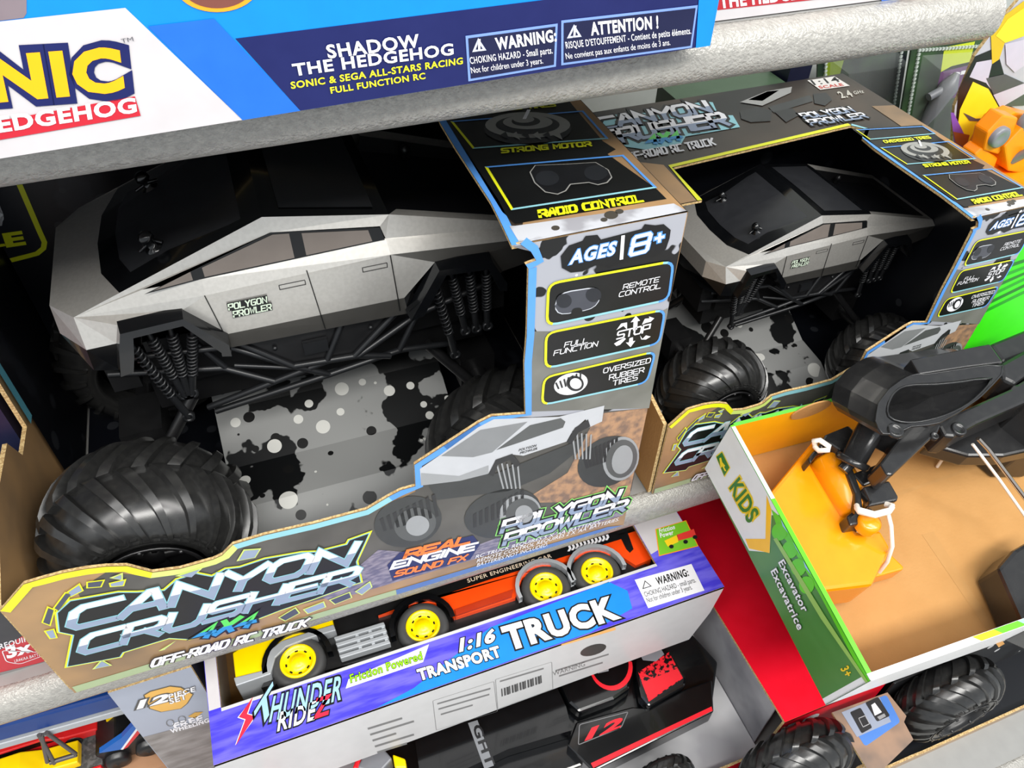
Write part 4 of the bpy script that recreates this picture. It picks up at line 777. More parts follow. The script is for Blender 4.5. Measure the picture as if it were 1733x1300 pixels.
m = MB(); q = f.pl([(1348, 130), (1392, 118)]); m.box((q[0][0], 0.815, 0.0), (q[1][0] - 0.005, 0.855, q[0][1] + 0.06), mat('navy_carton', (26, 30, 52), 0.35)); tag(m.build('toy_carton', None, (q[0][0], 0.815, 0)), 'narrow navy carton behind the scale badge of the smaller truck carton', 'toy box')
m = MB(); f = XZ(0.815)
c = f.pix(1575, 140); pts = [(c[0] - 0.01 + 0.006 * k, 0.79, c[1] - 0.05 + 0.018 * k) for k in range(5)]
m.tube(pts, 0.008, GRT, 8, taper=[0.006, 0.01, 0.012, 0.014, 0.004]); m.tube([pts[3], (pts[3][0] - 0.03, 0.79, pts[3][2] - 0.012)], 0.006, GRT, 8); tag(m.build('toy_figure', None, (pts[0][0], 0.79, pts[0][2])), 'small grey figurine inside the clear hanging bubble', 'toy figure')
# ------------------------------------------------------------------ flat truck box with the blue lip, lying on its back
PURP = mat('purple_blue_streak_print', (66, 58, 200), 0.25, 0, (104, 96, 214), 20, 0.4, 0.62, stretch=(1, 6, 1)); GREYC = mat('light_grey_carton', (196, 196, 196), 0.35)
TZ = -0.07
r_ = thing('transport_truck_box', 'purple and blue window box lying flat, holding the yellow and orange lorry', 'toy box', (0.12, 0.339, -0.18))
f = XY(TZ); p = MB()
X0, X1, Y0, Y1 = -0.159, 0.398, 0.339, 0.80
p.prism(f, [(X0, Y0), (X1, Y0), (X1, Y1), (0.339, Y1), (0.339, 0.392), (-0.147, 0.392), (-0.147, Y1), (X0, Y1)], 0, -0.004, PURP, KRAFTE, GREYC)
def tq(q): return [(max(X0 + .0005, min(X1 - .0005, a)), max(Y0 + .0005, c)) for a, c in f.pl(q)]
p.poly(f, [(0.3395, 0.405), (X1 - .0005, 0.418), (X1 - .0005, Y1 - .001), (0.3395, Y1 - .001)], WBOX, 1)
p.poly(f, tq([(640, 1210), (700, 1165), (830, 1062), (1030, 985), (1062, 1000), (1070, 1030), (1000, 1070), (880, 1112), (760, 1170)]), ink((24, 132, 224)), 1)
p.poly(f, [(-0.147, 0.3885), (0.339, 0.3885), (0.339, 0.392), (-0.147, 0.392)], GREYC, 1); p.poly(f, [(X0 + .0005, 0.393), (-0.1472, 0.393), (-0.1472, Y1 - .001), (X0 + .0005, Y1 - .001)], WBOX, 1)
p.poly(f, f.pl([(585, 1166), (590, 1150), (726, 1091), (716, 1121)]), WHT, 2)
for tx, q, m1, m2, bo in (('TRUCK', [(862, 1100), (1045, 1046), (850, 1064)], BLACK, WHT, .05), ('TRANSPORT', [(711, 1152), (848, 1111), (706, 1135)], BLACK, WHT, .05), ('1:16', [(779, 1103), (836, 1086), (781, 1082)], BLACK, WHT, .05)):
    p.text(f, tx, *q, m1, 3, bo + 0.05); p.text(f, tx, *q, m2, 4, bo)
p.text(f, 'Friction Powered', (594, 1156), (715, 1116), (592, 1143), BLACK, 3, .06); p.text(f, 'Friction Powered', (594, 1156), (715, 1116), (592, 1143), ink((150, 224, 30)), 4, .02)
CHR = ink((156, 196, 222))
p.text(f, 'T', (437, 1240), (466, 1192), (432, 1204), BLACK, 3, .09); p.text(f, 'T', (437, 1240), (466, 1192), (432, 1204), CHR, 4, .03)
p.text(f, 'HUNDER', (456, 1222), (576, 1184), (464, 1180), BLACK, 3, .08); p.text(f, 'HUNDER', (456, 1222), (576, 1184), (464, 1180), CHR, 4, .02)
p.text(f, 'RIDE', (470, 1238), (532, 1218), (474, 1207), BLACK, 3, .08); p.text(f, 'RIDE', (470, 1238), (532, 1218), (474, 1207), WHT, 4, .02)
p.text(f, 'Z', (531, 1217), (555, 1209), (536, 1184), BLACK, 3, .08); p.text(f, 'Z', (531, 1217), (555, 1209), (536, 1184), ink((220, 40, 70)), 4, .03)
q = f.pl([(430, 1180), (402, 1215), (414, 1219), (398, 1262), (434, 1212), (420, 1208)]); p.poly(f, q, WHT, 2); p.poly(f, inset(q, 0.0008), ink((214, 40, 66)), 3)
q = f.pl([(1074, 982), (1170, 955), (1192, 1000), (1097, 1030)]); p.poly(f, q, WHT, 3); 
p.text(f, 'WARNING:', (1113, 991), (1166, 975), (1109, 979), BLACK, 4, .03); p.text(f, 'CHOKING HAZARD - small parts.', (1092, 1011), (1178, 986), (1089, 1003), BLACK, 4, 0); p.text(f, 'Not for children under 3 years.', (1096, 1021), (1172, 998), (1093, 1013), BLACK, 4, 0)
q = f.pl([(1087, 998), (1103, 993), (1091, 983)]); p.ring(f, q, 0.0009, BLACK, 4)
q = f.pl([(1109, 896), (1161, 881), (1182, 925), (1115, 942)]); p.poly(f, q, ink((250, 150, 30)), 2); p.poly(f, inset(q, 0.001), ink((120, 190, 40)), 3)
p.text(f, 'Friction', (1116, 903), (1142, 896), (1115, 896), WHT, 4, .03); p.text(f, 'Power', (1118, 911), (1140, 905), (1116, 904), WHT, 4, .03)
p.poly(f, f.pl([(1124, 916), (1146, 906), (1148, 918), (1130, 926)]), ink((244, 206, 30)), 4); p.poly(f, f.pl([(1145, 906), (1174, 896), (1178, 908), (1148, 916)]), ink((220, 60, 50)), 4)
for c in ((1136, 926), (1160, 918), (1176, 910)): p.poly(f, f.pl([(c[0] + 4 * math.cos(a), c[1] + 3.4 * math.sin(a)) for a in [k * math.pi / 6 for k in range(12)]]), BLACK, 5)
p.build('top_panel', r_)
ff = XZ(Y0); p = MB()
p.prism(ff, [(X0, -0.18), (0.375, -0.18), (0.392, -0.125), (X1, -0.075), (X1, TZ - .0005), (X0, TZ - .0005)], 0, -0.003, GREYC)
TXT = ink((120, 120, 120))
for q in ([(545, 1226), (645, 1196), (645, 1193), (546, 1221)], [(950, 1093), (1042, 1066), (1041, 1061), (950, 1088)]): p.poly(ff, [(a, min(c, TZ - .001)) for a, c in ff.pl(q)], ink((236, 180, 110)), 1)
for k, w_ in enumerate((58, 74, 40, 66, 50)): q = [(622 + k * 4, 1232 + k * 10), (622 + k * 4 + w_, 1232 + k * 10 - w_ * 0.31)]; p.poly(ff, ff.pl([q[0], q[1], (q[1][0] + 1, q[1][1] + 3), (q[0][0] + 1, q[0][1] + 3)]), TXT, 1)
p.text(ff, 'WARNING', (936, 1144), (990, 1127), (935, 1137), TXT, 1, 0)
for k in range(16): p.poly(ff, ff.pl([(848 + k * 4.4, 1166 - k * 1.5), (850 + k * 4.4 + (k % 3), 1165 - k * 1.5), (851 + k * 4.4 + (k % 3), 1178 - k * 1.5), (849 + k * 4.4, 1179 - k * 1.5)]), ink((70, 70, 70)), 1)
for a, c, d, e in ((740, 1190, 830, 1164), (742, 1199, 828, 1174), (746, 1208, 800, 1192), (940, 1134, 1030, 1106), (946, 1143, 1020, 1120), (846, 1152, 920, 1130)): p.poly(ff, ff.pl([(a, c), (d, e), (d, e + 2.5), (a, c + 2.5)]), TXT, 1)
p.ring(ff, rrect(ff.pl([(732, 1186), (836, 1153), (842, 1204), (738, 1236)]), 0.002), 0.0005, TXT, 1); p.ring(ff, rrect(ff.pl([(838, 1150), (934, 1120), (936, 1166), (842, 1200)]), 0.002), 0.0005, TXT, 1)
p.poly(ff, ff.pl([(1004 + 22 * math.cos(a), 1100 - 7 * math.cos(a) * 0.8 + 9 * math.sin(a)) for a in [k * math.pi / 9 for k in range(18)]]), ink((50, 52, 50)), 1)
p.build('front_panel', r_)
m = MB(); m.box((X0, Y0 + .003, -0.18), (0.375, Y1, -0.177), KRAFT); m.build('base_panel', r_)
for x in (X0, 0.372): m = MB(); m.box((x, Y0 + .004, -0.177), (x + .003, Y1, TZ - .0045), WBOX); m.build('side_panel', r_)
m = MB(); m.box((X0 + .004, Y0 + .05, -0.176), (0.335, Y0 + .054, TZ - .0045), GREYC); m.build('inner_flap', r_)
# the toy lorry inside, on its side with wheels facing up
r2 = thing('toy_lorry', 'yellow cab and orange trailer toy lorry lying in the purple window box', 'toy truck', (0.1, 0.43, -0.176))
f = XY(-0.085); LZ = 0.085
def lp(q): return [(a, max(0.396, c)) for a, c in f.pl(q)]
ORD = mat('orange_red_trailer_plastic', (238, 74, 14), 0.3, 0, coat=0.2); SLV = mat('silver_toy_plastic', (176, 180, 184), 0.3, 0.3)
m = MB(); m.prism(f, lp([(395, 1108), (430, 1086), (470, 1068), (545, 1046), (562, 1044), (568, 1072), (540, 1078), (500, 1086), (468, 1104), (452, 1130), (446, 1150), (400, 1152)]), 0.004, -0.07, YELP); 
m.prism(f, lp([(436, 1080), (470, 1066), (560, 1040), (563, 1048), (470, 1072)]), 0.007, 0.003, ink((230, 180, 0))); m.build('cab', r2, bevel=0.0012)
m = MB(); m.prism(f, lp([(398, 1152), (446, 1140), (456, 1108), (478, 1090), (520, 1076), (566, 1062), (570, 1072), (522, 1086), (486, 1100), (468, 1118), (460, 1146), (402, 1166)]), 0.007, -0.03, SLV); m.build('bumper', r2, bevel=0.001)
m = MB(); m.prism(f, lp([(440, 1160), (470, 1100), (560, 1040), (1060, 890), (1100, 960), (700, 1090)]), -0.006, -0.04, BLKPL); m.build('chassis', r2)
m = MB()
for k in range(4): q = lp([(566 + k * 3, 1083 + k * 10), (650 + k * 3, 1057 + k * 10), (653 + k * 3, 1063 + k * 10), (569 + k * 3, 1089 + k * 10)]); m.prism(f, q, 0.006, -0.004, SLV)
for k in range(3): q = lp([(600 + k * 22, 1073 - k * 7), (606 + k * 22, 1071 - k * 7), (614 + k * 22, 1100 - k * 7), (608 + k * 22, 1102 - k * 7)]); m.prism(f, q, 0.004, -0.004, SLV)
m.build('side_rail', r2, bevel=0.0008)
m = MB(); m.prism(f, lp([(640, 1042), (760, 1004), (1056, 905), (1094, 893), (1102, 946), (1076, 957), (1046, 938), (985, 944), (936, 956), (884, 978), (872, 1012), (768, 1046), (750, 1022), (700, 1020)]), 0.0, -0.06, ORD)
m.prism(f, lp([(770, 1034), (868, 1000), (866, 1012), (772, 1044)]), 0.003, 0.0, ink((170, 50, 20)))
m.poly(f, lp([(664, 1018), (1042, 900), (1054, 912), (690, 1024)]), BLACK, 2); m.text(f, 'SUPER ENGINEERING CAR', (792, 987), (934, 944), (790, 981), ink((226, 206, 180)), 4, 0.01)
for k in range(11): m.poly(f, f.pl([(960 + k * 6.4, 934 - k * 1.9), (963 + k * 6.4, 929 - k * 1.9), (961 + k * 6.4, 925 - k * 1.9), (965 + k * 6.4, 924 - k * 1.9), (967 + k * 6.4, 929 - k * 1.9), (964 + k * 6.4, 934 - k * 1.9)]), WHT, 4)
m.prism(f, lp([(1048, 906), (1062, 902), (1072, 930), (1066, 936), (1060, 930)]), 0.001, -0.001, BLACK)
m.build('trailer', r2)
TYR = mat('grey_black_toy_tyre', (62, 62, 62), 0.6); wp = None
for u, v in ((505, 1121), (716, 1061), (924, 996), (1010, 970)):
    c = f.pix(u, v); w = MB(); w.lathe((c[0], c[1], -0.086), (0, 0, 1), [(0.0185, 0.004), (0.022, 0.006), (0.0265, 0.005), (0.0285, 0), (0.0285, -0.02), (0.02, -0.024)], TYR, 36); wh = w.build('wheel', r2)
    w = MB(); w.lathe((c[0], c[1], -0.086), (0, 0, 1), [(0.019, 0.0035), (0.0182, 0.006), (0.016, 0.006), (0.0145, 0.002), (0.009, 0.001), (0.008, 0.0045), (0.0001, 0.005)], YELP, 32)
    for k in range(8): a = k * math.pi / 4; w.poly(Fr((c[0] + 0.0128 * math.cos(a), c[1] + 0.0128 * math.sin(a), -0.0844), (math.cos(a), math.sin(a), 0), (-math.sin(a), math.cos(a), 0)), [(-0.0012, -0.0016), (0.0014, -0.002), (0.0014, 0.002), (-0.0012, 0.0016)], BLACK, 1)
    w.build('hub', wh)
    if u != 716 and u != 505:
        w = MB(); rows = []
        for k in range(15):
            a = -0.15 + k * (math.pi + 0.3) / 14; rows.append([(c[0] + rr * math.cos(a), c[1] + rr * math.sin(a), z) for rr, z in ((0.0310, -0.088), (0.0310, -0.078), (0.0355, -0.078), (0.0355, -0.088))])
        w.grid(rows, SLV, False, True, smooth=False); w.build('mudguard', r2)
    else:
        w = MB(); rows = []
        for k in range(15):
            a = -0.1 + k * (math.pi + 0.2) / 14; rows.append([(c[0] + rr * math.cos(a), c[1] + rr * math.sin(a), z) for rr, z in ((0.0312, -0.09), (0.0312, -0.078), (0.0365, -0.078), (0.0365, -0.09))])
        w.grid(rows, GLOSSK, False, True, smooth=False); w.build('mudguard', r2)

# ------------------------------------------------------------------ red window box with the black pickup
r_ = thing('pickup_box', 'bright red window box with a grey printed tray beneath the purple box', 'toy box', (0.2, 0.214, -0.3))
REDC = mat('bright_red_carton', (226, 12, 40), 0.35); f = XY(-0.1815); p = MB()
p.prism(f, [(0.428, 0.214), (0.575, 0.214), (0.575, 0.86), (-0.13, 0.86), (-0.13, 0.80), (0.428, 0.80)], 0, -0.004, REDC, KRAFTE, REDC); p.build('top_panel', r_)
p = MB(); ff = XZ(0.214); p.prism(ff, [(-0.13, -0.30), (0.575, -0.30), (0.575, -0.182), (0.428, -0.182), (0.420, -0.27), (-0.13, -0.275)], 0, -0.003, REDC, KRAFTE, REDC)
p.text(ff, '12', (0.44, -0.235), (0.485, -0.235), (0.44, -0.20), WHT, 1, 0.04, False); p.build('front_panel', r_)
for x in (-0.13, 0.572): p = MB(); p.box((x, 0.217, -0.30), (x + 0.003, 0.86, -0.186), REDC); p.build('side_panel', r_)
p = MB(); p.box((0.428, 0.232, -0.297), (0.430, 0.86, -0.186), mat('dim_grey_tray_print', (150, 150, 154), 0.45, 0, (110, 110, 116), 12, 0.4, 0.6)); p.build('inner_flap', r_)
p = MB(); p.box((-0.126, 0.218, -0.30), (0.427, 0.86, -0.285), mat('pale_grey_road_print', (190, 190, 192), 0.45, 0, (150, 150, 154), 9, 0.4, 0.6))
q = XY(-0.285).pl([(1168, 1075), (1200, 1030), (1235, 1032), (1262, 1085), (1180, 1088)]); p.poly(XY(-0.285), q, ink((226, 226, 226)), 1); p.build('printed_tray', r_)
# pickup
r2 = thing('toy_pickup', 'glossy black toy pickup with red splashes and a red number twelve in the red box', 'toy truck', (0.2, 0.3, -0.284))
REDP = mat('red_splash_print', (224, 34, 46), 0.3, 0, (224, 34, 46)); SPR = mat('red_spray_over_black_print', (226, 36, 48), 0.25, 0, (14, 14, 15), 180, 0.5, 0.56)
def hp(q, z): return XY(z).pl(q)
def blk(name, q, z, h, m_, parent, bev=0.003, extra=None):
    m = MB(); m.prism(XY(z), hp(q, z), 0, -h, m_)
    if extra: extra(m, XY(z))
    return m.build(name, parent, bevel=bev)
blk('body_shell', [(640, 1262), (745, 1215), (945, 1160), (950, 1120), (1075, 1085), (1160, 1060), (1215, 1120), (1206, 1188), (1000, 1290), (700, 1400), (620, 1400)], -0.235, 0.03, GLOSSK, r2)
def roofx(m, f):
    m.poly(f, f.pl([(792, 1224), (808, 1219), (836, 1296), (820, 1302)]), ink((120, 122, 126)), 1); m.text(f, 'GHT', (800, 1231), (824, 1298), (813, 1226), ink((30, 30, 32)), 2, .03)
blk('cab_roof', [(700, 1236), (800, 1196), (940, 1158), (958, 1196), (968, 1236), (860, 1268), (770, 1310), (712, 1320)], -0.212, 0.022, GLOSSK, r2, 0.004, roofx)
def hoodx(m, f):
    o = [(1034 + 38 * math.cos(a) * .95 - 6 * math.sin(a), 1128 + 22 * math.cos(a) * .4 + 40 * math.sin(a)) for a in [k * math.pi / 16 - 0.4 for k in range(22)]]
    i = [(1032 + 33 * math.cos(a) * .95 - 6 * math.sin(a), 1124 + 22 * math.cos(a) * .4 + 36 * math.sin(a)) for a in [k * math.pi / 16 - 0.4 for k in range(22)]]
    for k in range(21): m.poly(f, f.pl([o[k], o[k + 1], i[k + 1], i[k]]), REDP, 1)
    m.poly(f, f.pl([(1004, 1132), (1030, 1122), (1030, 1136), (1012, 1140)]), ink((150, 150, 154)), 1)
blk('bonnet', [(944, 1150), (1000, 1118), (1066, 1098), (1074, 1130), (1066, 1166), (1040, 1184), (980, 1206), (962, 1190)], -0.213, 0.02, GLOSSK, r2, 0.004, hoodx)
def tailx(m, f):
    m.poly(f, f.pl([(1080, 1138), (1132, 1104), (1156, 1148), (1098, 1188)]), SPR, 1); m.poly(f, f.pl([(1086, 1156), (1146, 1132), (1154, 1148), (1098, 1186)]), REDP, 2)
    m.poly(f, f.pl([(1084, 1110), (1118, 1098), (1124, 1108), (1110, 1120), (1088, 1118)]), ink((132, 132, 138)), 3)
blk('bed_cover', [(1076, 1140), (1076, 1112), (1128, 1094), (1162, 1146), (1160, 1160), (1098, 1196), (1084, 1180)], -0.212, 0.02, GLOSSK, r2, 0.003, tailx)
def sidex(m, f):
    m.text(f, '12', (993, 1252), (1046, 1233), (1004, 1232), REDP, 1, .05); m.ring(f, rrect(f.pl([(980, 1226), (1064, 1204), (1052, 1232), (978, 1262)]), 0.003), 0.001, ink((110, 110, 112)), 1)
    m.poly(f, f.pl([(1000, 1292), (1204, 1196), (1206, 1203), (1004, 1300)]), REDP, 1)
blk('side_skirt', [(960, 1262), (975, 1222), (1070, 1196), (1100, 1198), (1160, 1166), (1205, 1150), (1208, 1204), (1004, 1306)], -0.222, 0.03, GLOSSK, r2, 0.002, sidex)
m = MB(); c = XY(-0.245).pix(1112, 1292); tyre(m, (c[0], c[1] - 0.018, -0.247), 0.037, 0.034, -1, 16); w = m.build('wheel', r2); m = MB(); rim(m, (c[0], c[1] - 0.018, -0.247), 0.037, 0.034, -1); m.build('rim', w)
m = MB(); c = XY(-0.21).pix(640, 1290); m.prism(XY(-0.21), hp([(604, 1300), (616, 1276), (650, 1268), (664, 1284), (640, 1310)], -0.21), 0, -0.03, GRT); m.prism(XY(-0.21), hp([(596, 1300), (604, 1280), (612, 1278), (606, 1304)], -0.21), 0, -0.03, REDP); m.prism(XY(-0.21), hp([(664, 1276), (686, 1284), (688, 1300), (668, 1300)], -0.21), 0, -0.03, YELP); m.build('tail_ornament', r2, bevel=0.002)

# ------------------------------------------------------------------ grey box with the toy car carrier, lower left
r_ = thing('vehicle_set_box', 'grey window box with an orange twelve piece badge at the lower left', 'toy box', (-0.4, 0.436, -0.3))
GB_ = mat('blue_grey_carton', (158, 164, 178), 0.35, 0, (150, 156, 170), 10); ff = XZ(0.436); p = MB()
p.prism(ff, [(-0.248, -0.30), (-0.168, -0.30), (-0.168, -0.0525), (-0.246, -0.0525)], 0, -0.003, GB_, KRAFTE, GREYC)
def eq(q): return [(max(-0.2465, min(-0.1685, a)), max(-0.299, min(-0.053, c))) for a, c in ff.pl(q)]
p.poly(ff, eq([(235, 1250), (360, 1216), (420, 1330), (320, 1420)]), mat('dusty_desert_photo_print', (150, 146, 144), 0.35, 0, (110, 104, 100), 25, 0.35, 0.7, stretch=(1, 1, 3)), 1)
q = ff.pl([(242, 1176), (254, 1169), (288, 1160), (307, 1162), (328, 1174), (318, 1190), (307, 1199), (272, 1205), (252, 1199)]); p.poly(ff, q, ink((90, 84, 70)), 2); p.poly(ff, inset(q, 0.0013), ink((222, 172, 84)), 3)
for bo, m_, l in ((.12, ink((80, 78, 76)), 4), (.05, WHT, 5)):
    p.text(ff, '12', (234, 1198), (281, 1186), (240, 1184), m_, l, bo); p.text(ff, 'PIECE', (286, 1181), (330, 1168), (285, 1174), m_, l, bo * .6); p.text(ff, 'SET', (288, 1190), (316, 1181), (286, 1182), m_, l, bo * .6)
p.text(ff, 'FREE', (296, 1232), (343, 1218), (293, 1224), WHT, 3, .05); p.text(ff, 'WHEELING', (290, 1240), (354, 1221), (288, 1234), WHT, 3, .05)
p.poly(ff, ff.pl([(318, 1212), (330, 1205), (344, 1204), (330, 1215)]), ink((206, 160, 70)), 3)
for c in ((288, 1223), (308, 1217)): p.ring(ff, ff.pl([(c[0] + 7 * math.cos(a), c[1] + 6 * math.sin(a)) for a in [k * math.pi / 6 for k in range(12)]]), 0.0008, ink((110, 110, 110)), 3)
p.build('front_panel', r_)
p = MB(); p.box((-0.70, 0.4395, -0.055), (-0.168, 0.80, -0.052), mat('ochre_carton_top', (176, 132, 50), 0.5)); p.build('top_panel', r_)
p = MB(); p.box((-0.171, 0.44, -0.298), (-0.168, 0.80, -0.0555), mat('dark_blue_black_print', (20, 24, 44), 0.35)); p.build('side_panel', r_)
p = MB(); p.box((-0.70, 0.438, -0.30), (-0.172, 0.80, -0.290), mat('brown_card_tray', (170, 128, 96), 0.7)); p.build('base_panel', r_)
p = MB(); p.box((-0.70, 0.797, -0.29), (-0.172, 0.80, -0.0555), BLACKIN); p.build('back_panel', r_)
CBL = mat('dark_blue_toy_plastic', (16, 56, 122), 0.3); CRD = mat('red_toy_plastic', (206, 34, 36), 0.3); CYE = mat('yellow_toy_plastic_gloss', (246, 206, 10), 0.3); CBB = mat('mid_blue_toy_plastic', (36, 66, 170), 0.3)
r2 = thing('toy_car_carrier', 'toy car carrier with a dark blue upper deck and red lower rail, lower left', 'toy truck', (-0.38, 0.46, -0.29))
f = XZ(0.455)
m = MB(); m.prism(f, f.pl([(-120, 1262), (206, 1174), (232, 1190), (-100, 1284)]), 0, -0.11, CBL); m.prism(f, f.pl([(-110, 1236), (200, 1160), (206, 1174), (-112, 1262)]), -0.03, -0.09, mat('navy_toy_plastic', (12, 34, 82), 0.35)); m.build('upper_deck', r2, bevel=0.003)  # blue deck slab, with a set-back block above it in darker navy
m = MB(); m.prism(f, f.pl([(-100, 1285), (232, 1192), (236, 1199), (-98, 1294)]), 0.002, -0.05, SLV); m.build('deck_rail', r2, bevel=0.001)
m = MB(); F2 = lambda u, v, d=0: f.p(*f.pix(u, v, d), d)
for a, c in (((66, 1244), (92, 1292)), ((78, 1240), (128, 1276)), ((70, 1244), (80, 1290))): m.tube([F2(*a, 0.004), F2(*c, 0.004)], 0.0022, mat('gunmetal_toy_plastic', (92, 88, 86), 0.35, 0.3), 8)
m.tube([F2(84, 1291, .004), F2(130, 1277, .004)], 0.0026, mat('gunmetal_toy_plastic', (0, 0, 0)), 8); m.build('deck_strut', r2)
m = MB(); m.box((-0.56, 0.452, -0.247), (-0.312, 0.4555, -0.232), CRD)
for k in range(10): m.box((-0.55 + k * 0.024, 0.4505, -0.243), (-0.545 + k * 0.024, 0.452, -0.236), SLV)
m.build('lower_rail', r2, bevel=0.001)
m = MB(); m.box((-0.56, 0.4555, -0.246), (-0.312, 0.60, -0.236), mat('grey_tread_plate', (120, 120, 120), 0.4, 0.3, (90, 90, 90), 200)); m.build('lower_deck', r2)
def minicar(name, label, x, y, z, m_, L_=0.075, hw=0.013, group='little cars on the carrier'):
    r = thing(name, label, 'toy car', (x, y, z), group); k = L_ / 0.075; b = MB(); fr = XZ(y)
    P_ = lambda q: [(x + a * k, z + c * 1.25) for a, c in q]
    b.prism(fr, P_([(-0.037, 0.006), (0.037, 0.006), (0.037, 0.016), (0.020, 0.019), (0.010, 0.028), (-0.016, 0.028), (-0.028, 0.018), (-0.037, 0.016)]), hw, -hw, m_); b.build('body_shell', r, bevel=0.0015)
    w = MB(); w.prism(fr, P_([(-0.022, 0.019), (0.016, 0.0195), (0.009, 0.0265), (-0.0145, 0.0265)]), hw + 0.0004, -hw - 0.0004, GLOSSK); w.build('window', r)
    for sx in (-0.022, 0.023):
        for sg in (-1, 1):
            w = MB(); w.lathe((x + sx * k, y + sg * (hw - 0.0015), z + 0.009), (0, sg, 0), [(0.009, -0.004), (0.009, 0.002), (0.006, 0.0025), (0.0001, 0.0022)], BLKPL, 16); w.build('wheel', r)
    return r
def at(u, v, y): q = XZ(y).pix(u, v); return q[0], y, q[1]
for lb, x, y, m_, L_ in (('yellow toy car in the front row on the carrier, lower left corner', -0.405, 0.472, CYE, 0.15), ('red toy car in the middle row on the carrier, between yellow and blue', -0.385, 0.503, CRD, 0.15), ('blue toy car in the back row on the carrier, under its dark deck', -0.36, 0.536, CBB, 0.15)):
    minicar('toy_car', lb, x, y, -0.2355, m_, L_)
# yellow loader cab and dark buggy with a striped wing
x, y, z = at(205, 1238, 0.50); r = thing('toy_loader', 'yellow toy loader cab with black window beside the grey column', 'toy truck', (x, y, z)); f = XZ(0.49); m = MB()
m.prism(f, f.pl([(178, 1216), (226, 1206), (234, 1230), (196, 1246), (186, 1254)]), 0, -0.04, CYE); m.build('cab', r, bevel=0.002); m = MB(); m.prism(f, f.pl([(190, 1232), (216, 1222), (218, 1238), (196, 1244)]), 0.002, -0.01, GLOSSK); m.build('window', r)
f = XZ(0.46); c = f.pix(215, 1262); r = thing('toy_buggy', 'dark toy buggy with a blue, white and red striped wing', 'toy car', (c[0], 0.46, c[1])); m = MB()
m.prism(f, f.pl([(160, 1282), (196, 1254), (238, 1246), (272, 1250), (276, 1264), (240, 1276), (180, 1290)]), 0, -0.05, BLKPL); m.build('body_shell', r, bevel=0.003)
for q, m_ in (([(168, 1272), (206, 1246), (228, 1222), (232, 1228), (204, 1266)], ink((20, 96, 180))), ([(204, 1266), (232, 1228), (235, 1230), (208, 1266)], WHT), ([(208, 1266), (235, 1230), (242, 1232), (216, 1262)], ink((210, 40, 44)))):
    m = MB(); m.prism(f, f.pl(q, 0.004), 0.006, 0.0, m_); m.build('wing_stripe', r)
zb = f.pix(200, 1283)[1] - 0.0145; m = MB(); m.box((-0.308, 0.44, -0.2895), (-0.1725, 0.60, zb), mat('brown_card_tray', (0, 0, 0))); m.build('card_step', bpy.data.objects['vehicle_set_box'])
for u, v in ((200, 1283), (252, 1262)): c = f.pix(u, v); m = MB(); m.lathe((c[0], 0.458, c[1]), (0, -1, 0), [(0.014, -0.012), (0.014, 0.004), (0.009, 0.006), (0.004, 0.005), (0.0001, 0.007)], BLKPL, 24); m.build('wheel', r)

# ------------------------------------------------------------------ tyre box and carton under the tractor tray
r_ = thing('tyre_truck_box', 'low cardboard truck box with big ribbed tyres and a blue icon flap, bottom right', 'toy box', (0.65, 0.148, -0.3))
ff = XZ(0.148); p = MB(); p.prism(ff, [(0.362, -0.30), (1.0, -0.30), (1.0, -0.284), (0.62, -0.286), (0.6, -0.282), (0.565, -0.282), (0.5, -0.21), (0.49, -0.21), (0.485, -0.25), (0.47, -0.25), (0.465, -0.232), (0.40, -0.228), (0.362, -0.225)], 0, -0.003, SAND, KRAFTE, KRAFT)
p.band(ff, [(0.362, -0.225), (0.40, -0.228), (0.465, -0.232), (0.47, -0.25), (0.485, -0.25), (0.49, -0.21)][::-1], 0.003, [YEL], 1); p.build('front_panel', r_)
f = XY(-0.19); p = MB(); q = f.pl([(1408, 1206), (1502, 1172), (1534, 1212), (1530, 1222), (1546, 1252), (1478, 1318)]); p.prism(f, q, 0, -0.003, mat('brown_dust_flap_print', (156, 128, 108), 0.35, 0, (120, 104, 94), 20, 0.4, 0.6), KRAFTE, KRAFT)
p.poly(f, rrect(f.pl([(1428, 1206), (1500, 1176), (1524, 1222), (1464, 1264)]), 0.004), ink((84, 130, 204)), 1); p.poly(f, f.pl([(1424, 1206), (1488, 1180), (1508, 1222), (1450, 1248)]), ink((150, 158, 176)), 2)
for q_, k in (([(1438, 1206), (1456, 1198), (1476, 1232), (1458, 1242)], 0), ([(1464, 1190), (1486, 1180), (1506, 1212), (1484, 1222)], 1)):
    p.poly(f, rrect(f.pl(q_), 0.002), ink((52, 52, 54)), 3)
p.poly(f, f.pl([(1474, 1194), (1480, 1190), (1492, 1206), (1480, 1212)]), WHT, 4); p.ring(f, rrect(f.pl([(1452, 1216), (1464, 1211), (1472, 1226), (1460, 1232)]), 0.001), 0.0008, ink((170, 170, 172)), 4); p.poly(f, f.pl([(1484, 1214), (1496, 1208), (1499, 1213), (1488, 1219)]), ink((150, 150, 152)), 4)
p.build('icon_flap', r_)
p = MB(); p.box((0.365, 0.1515, -0.30), (1.0, 0.212, -0.2985), BLACKIN); p.box((0.585, 0.2105, -0.2985), (1.0, 0.2125, -0.195), mat('dark_splash_backing_print', (40, 42, 44), 0.35, 0, (30, 30, 32), 20, dots=[((205, 205, 205), 40, 0.3)])); p.build('base_panel', r_)
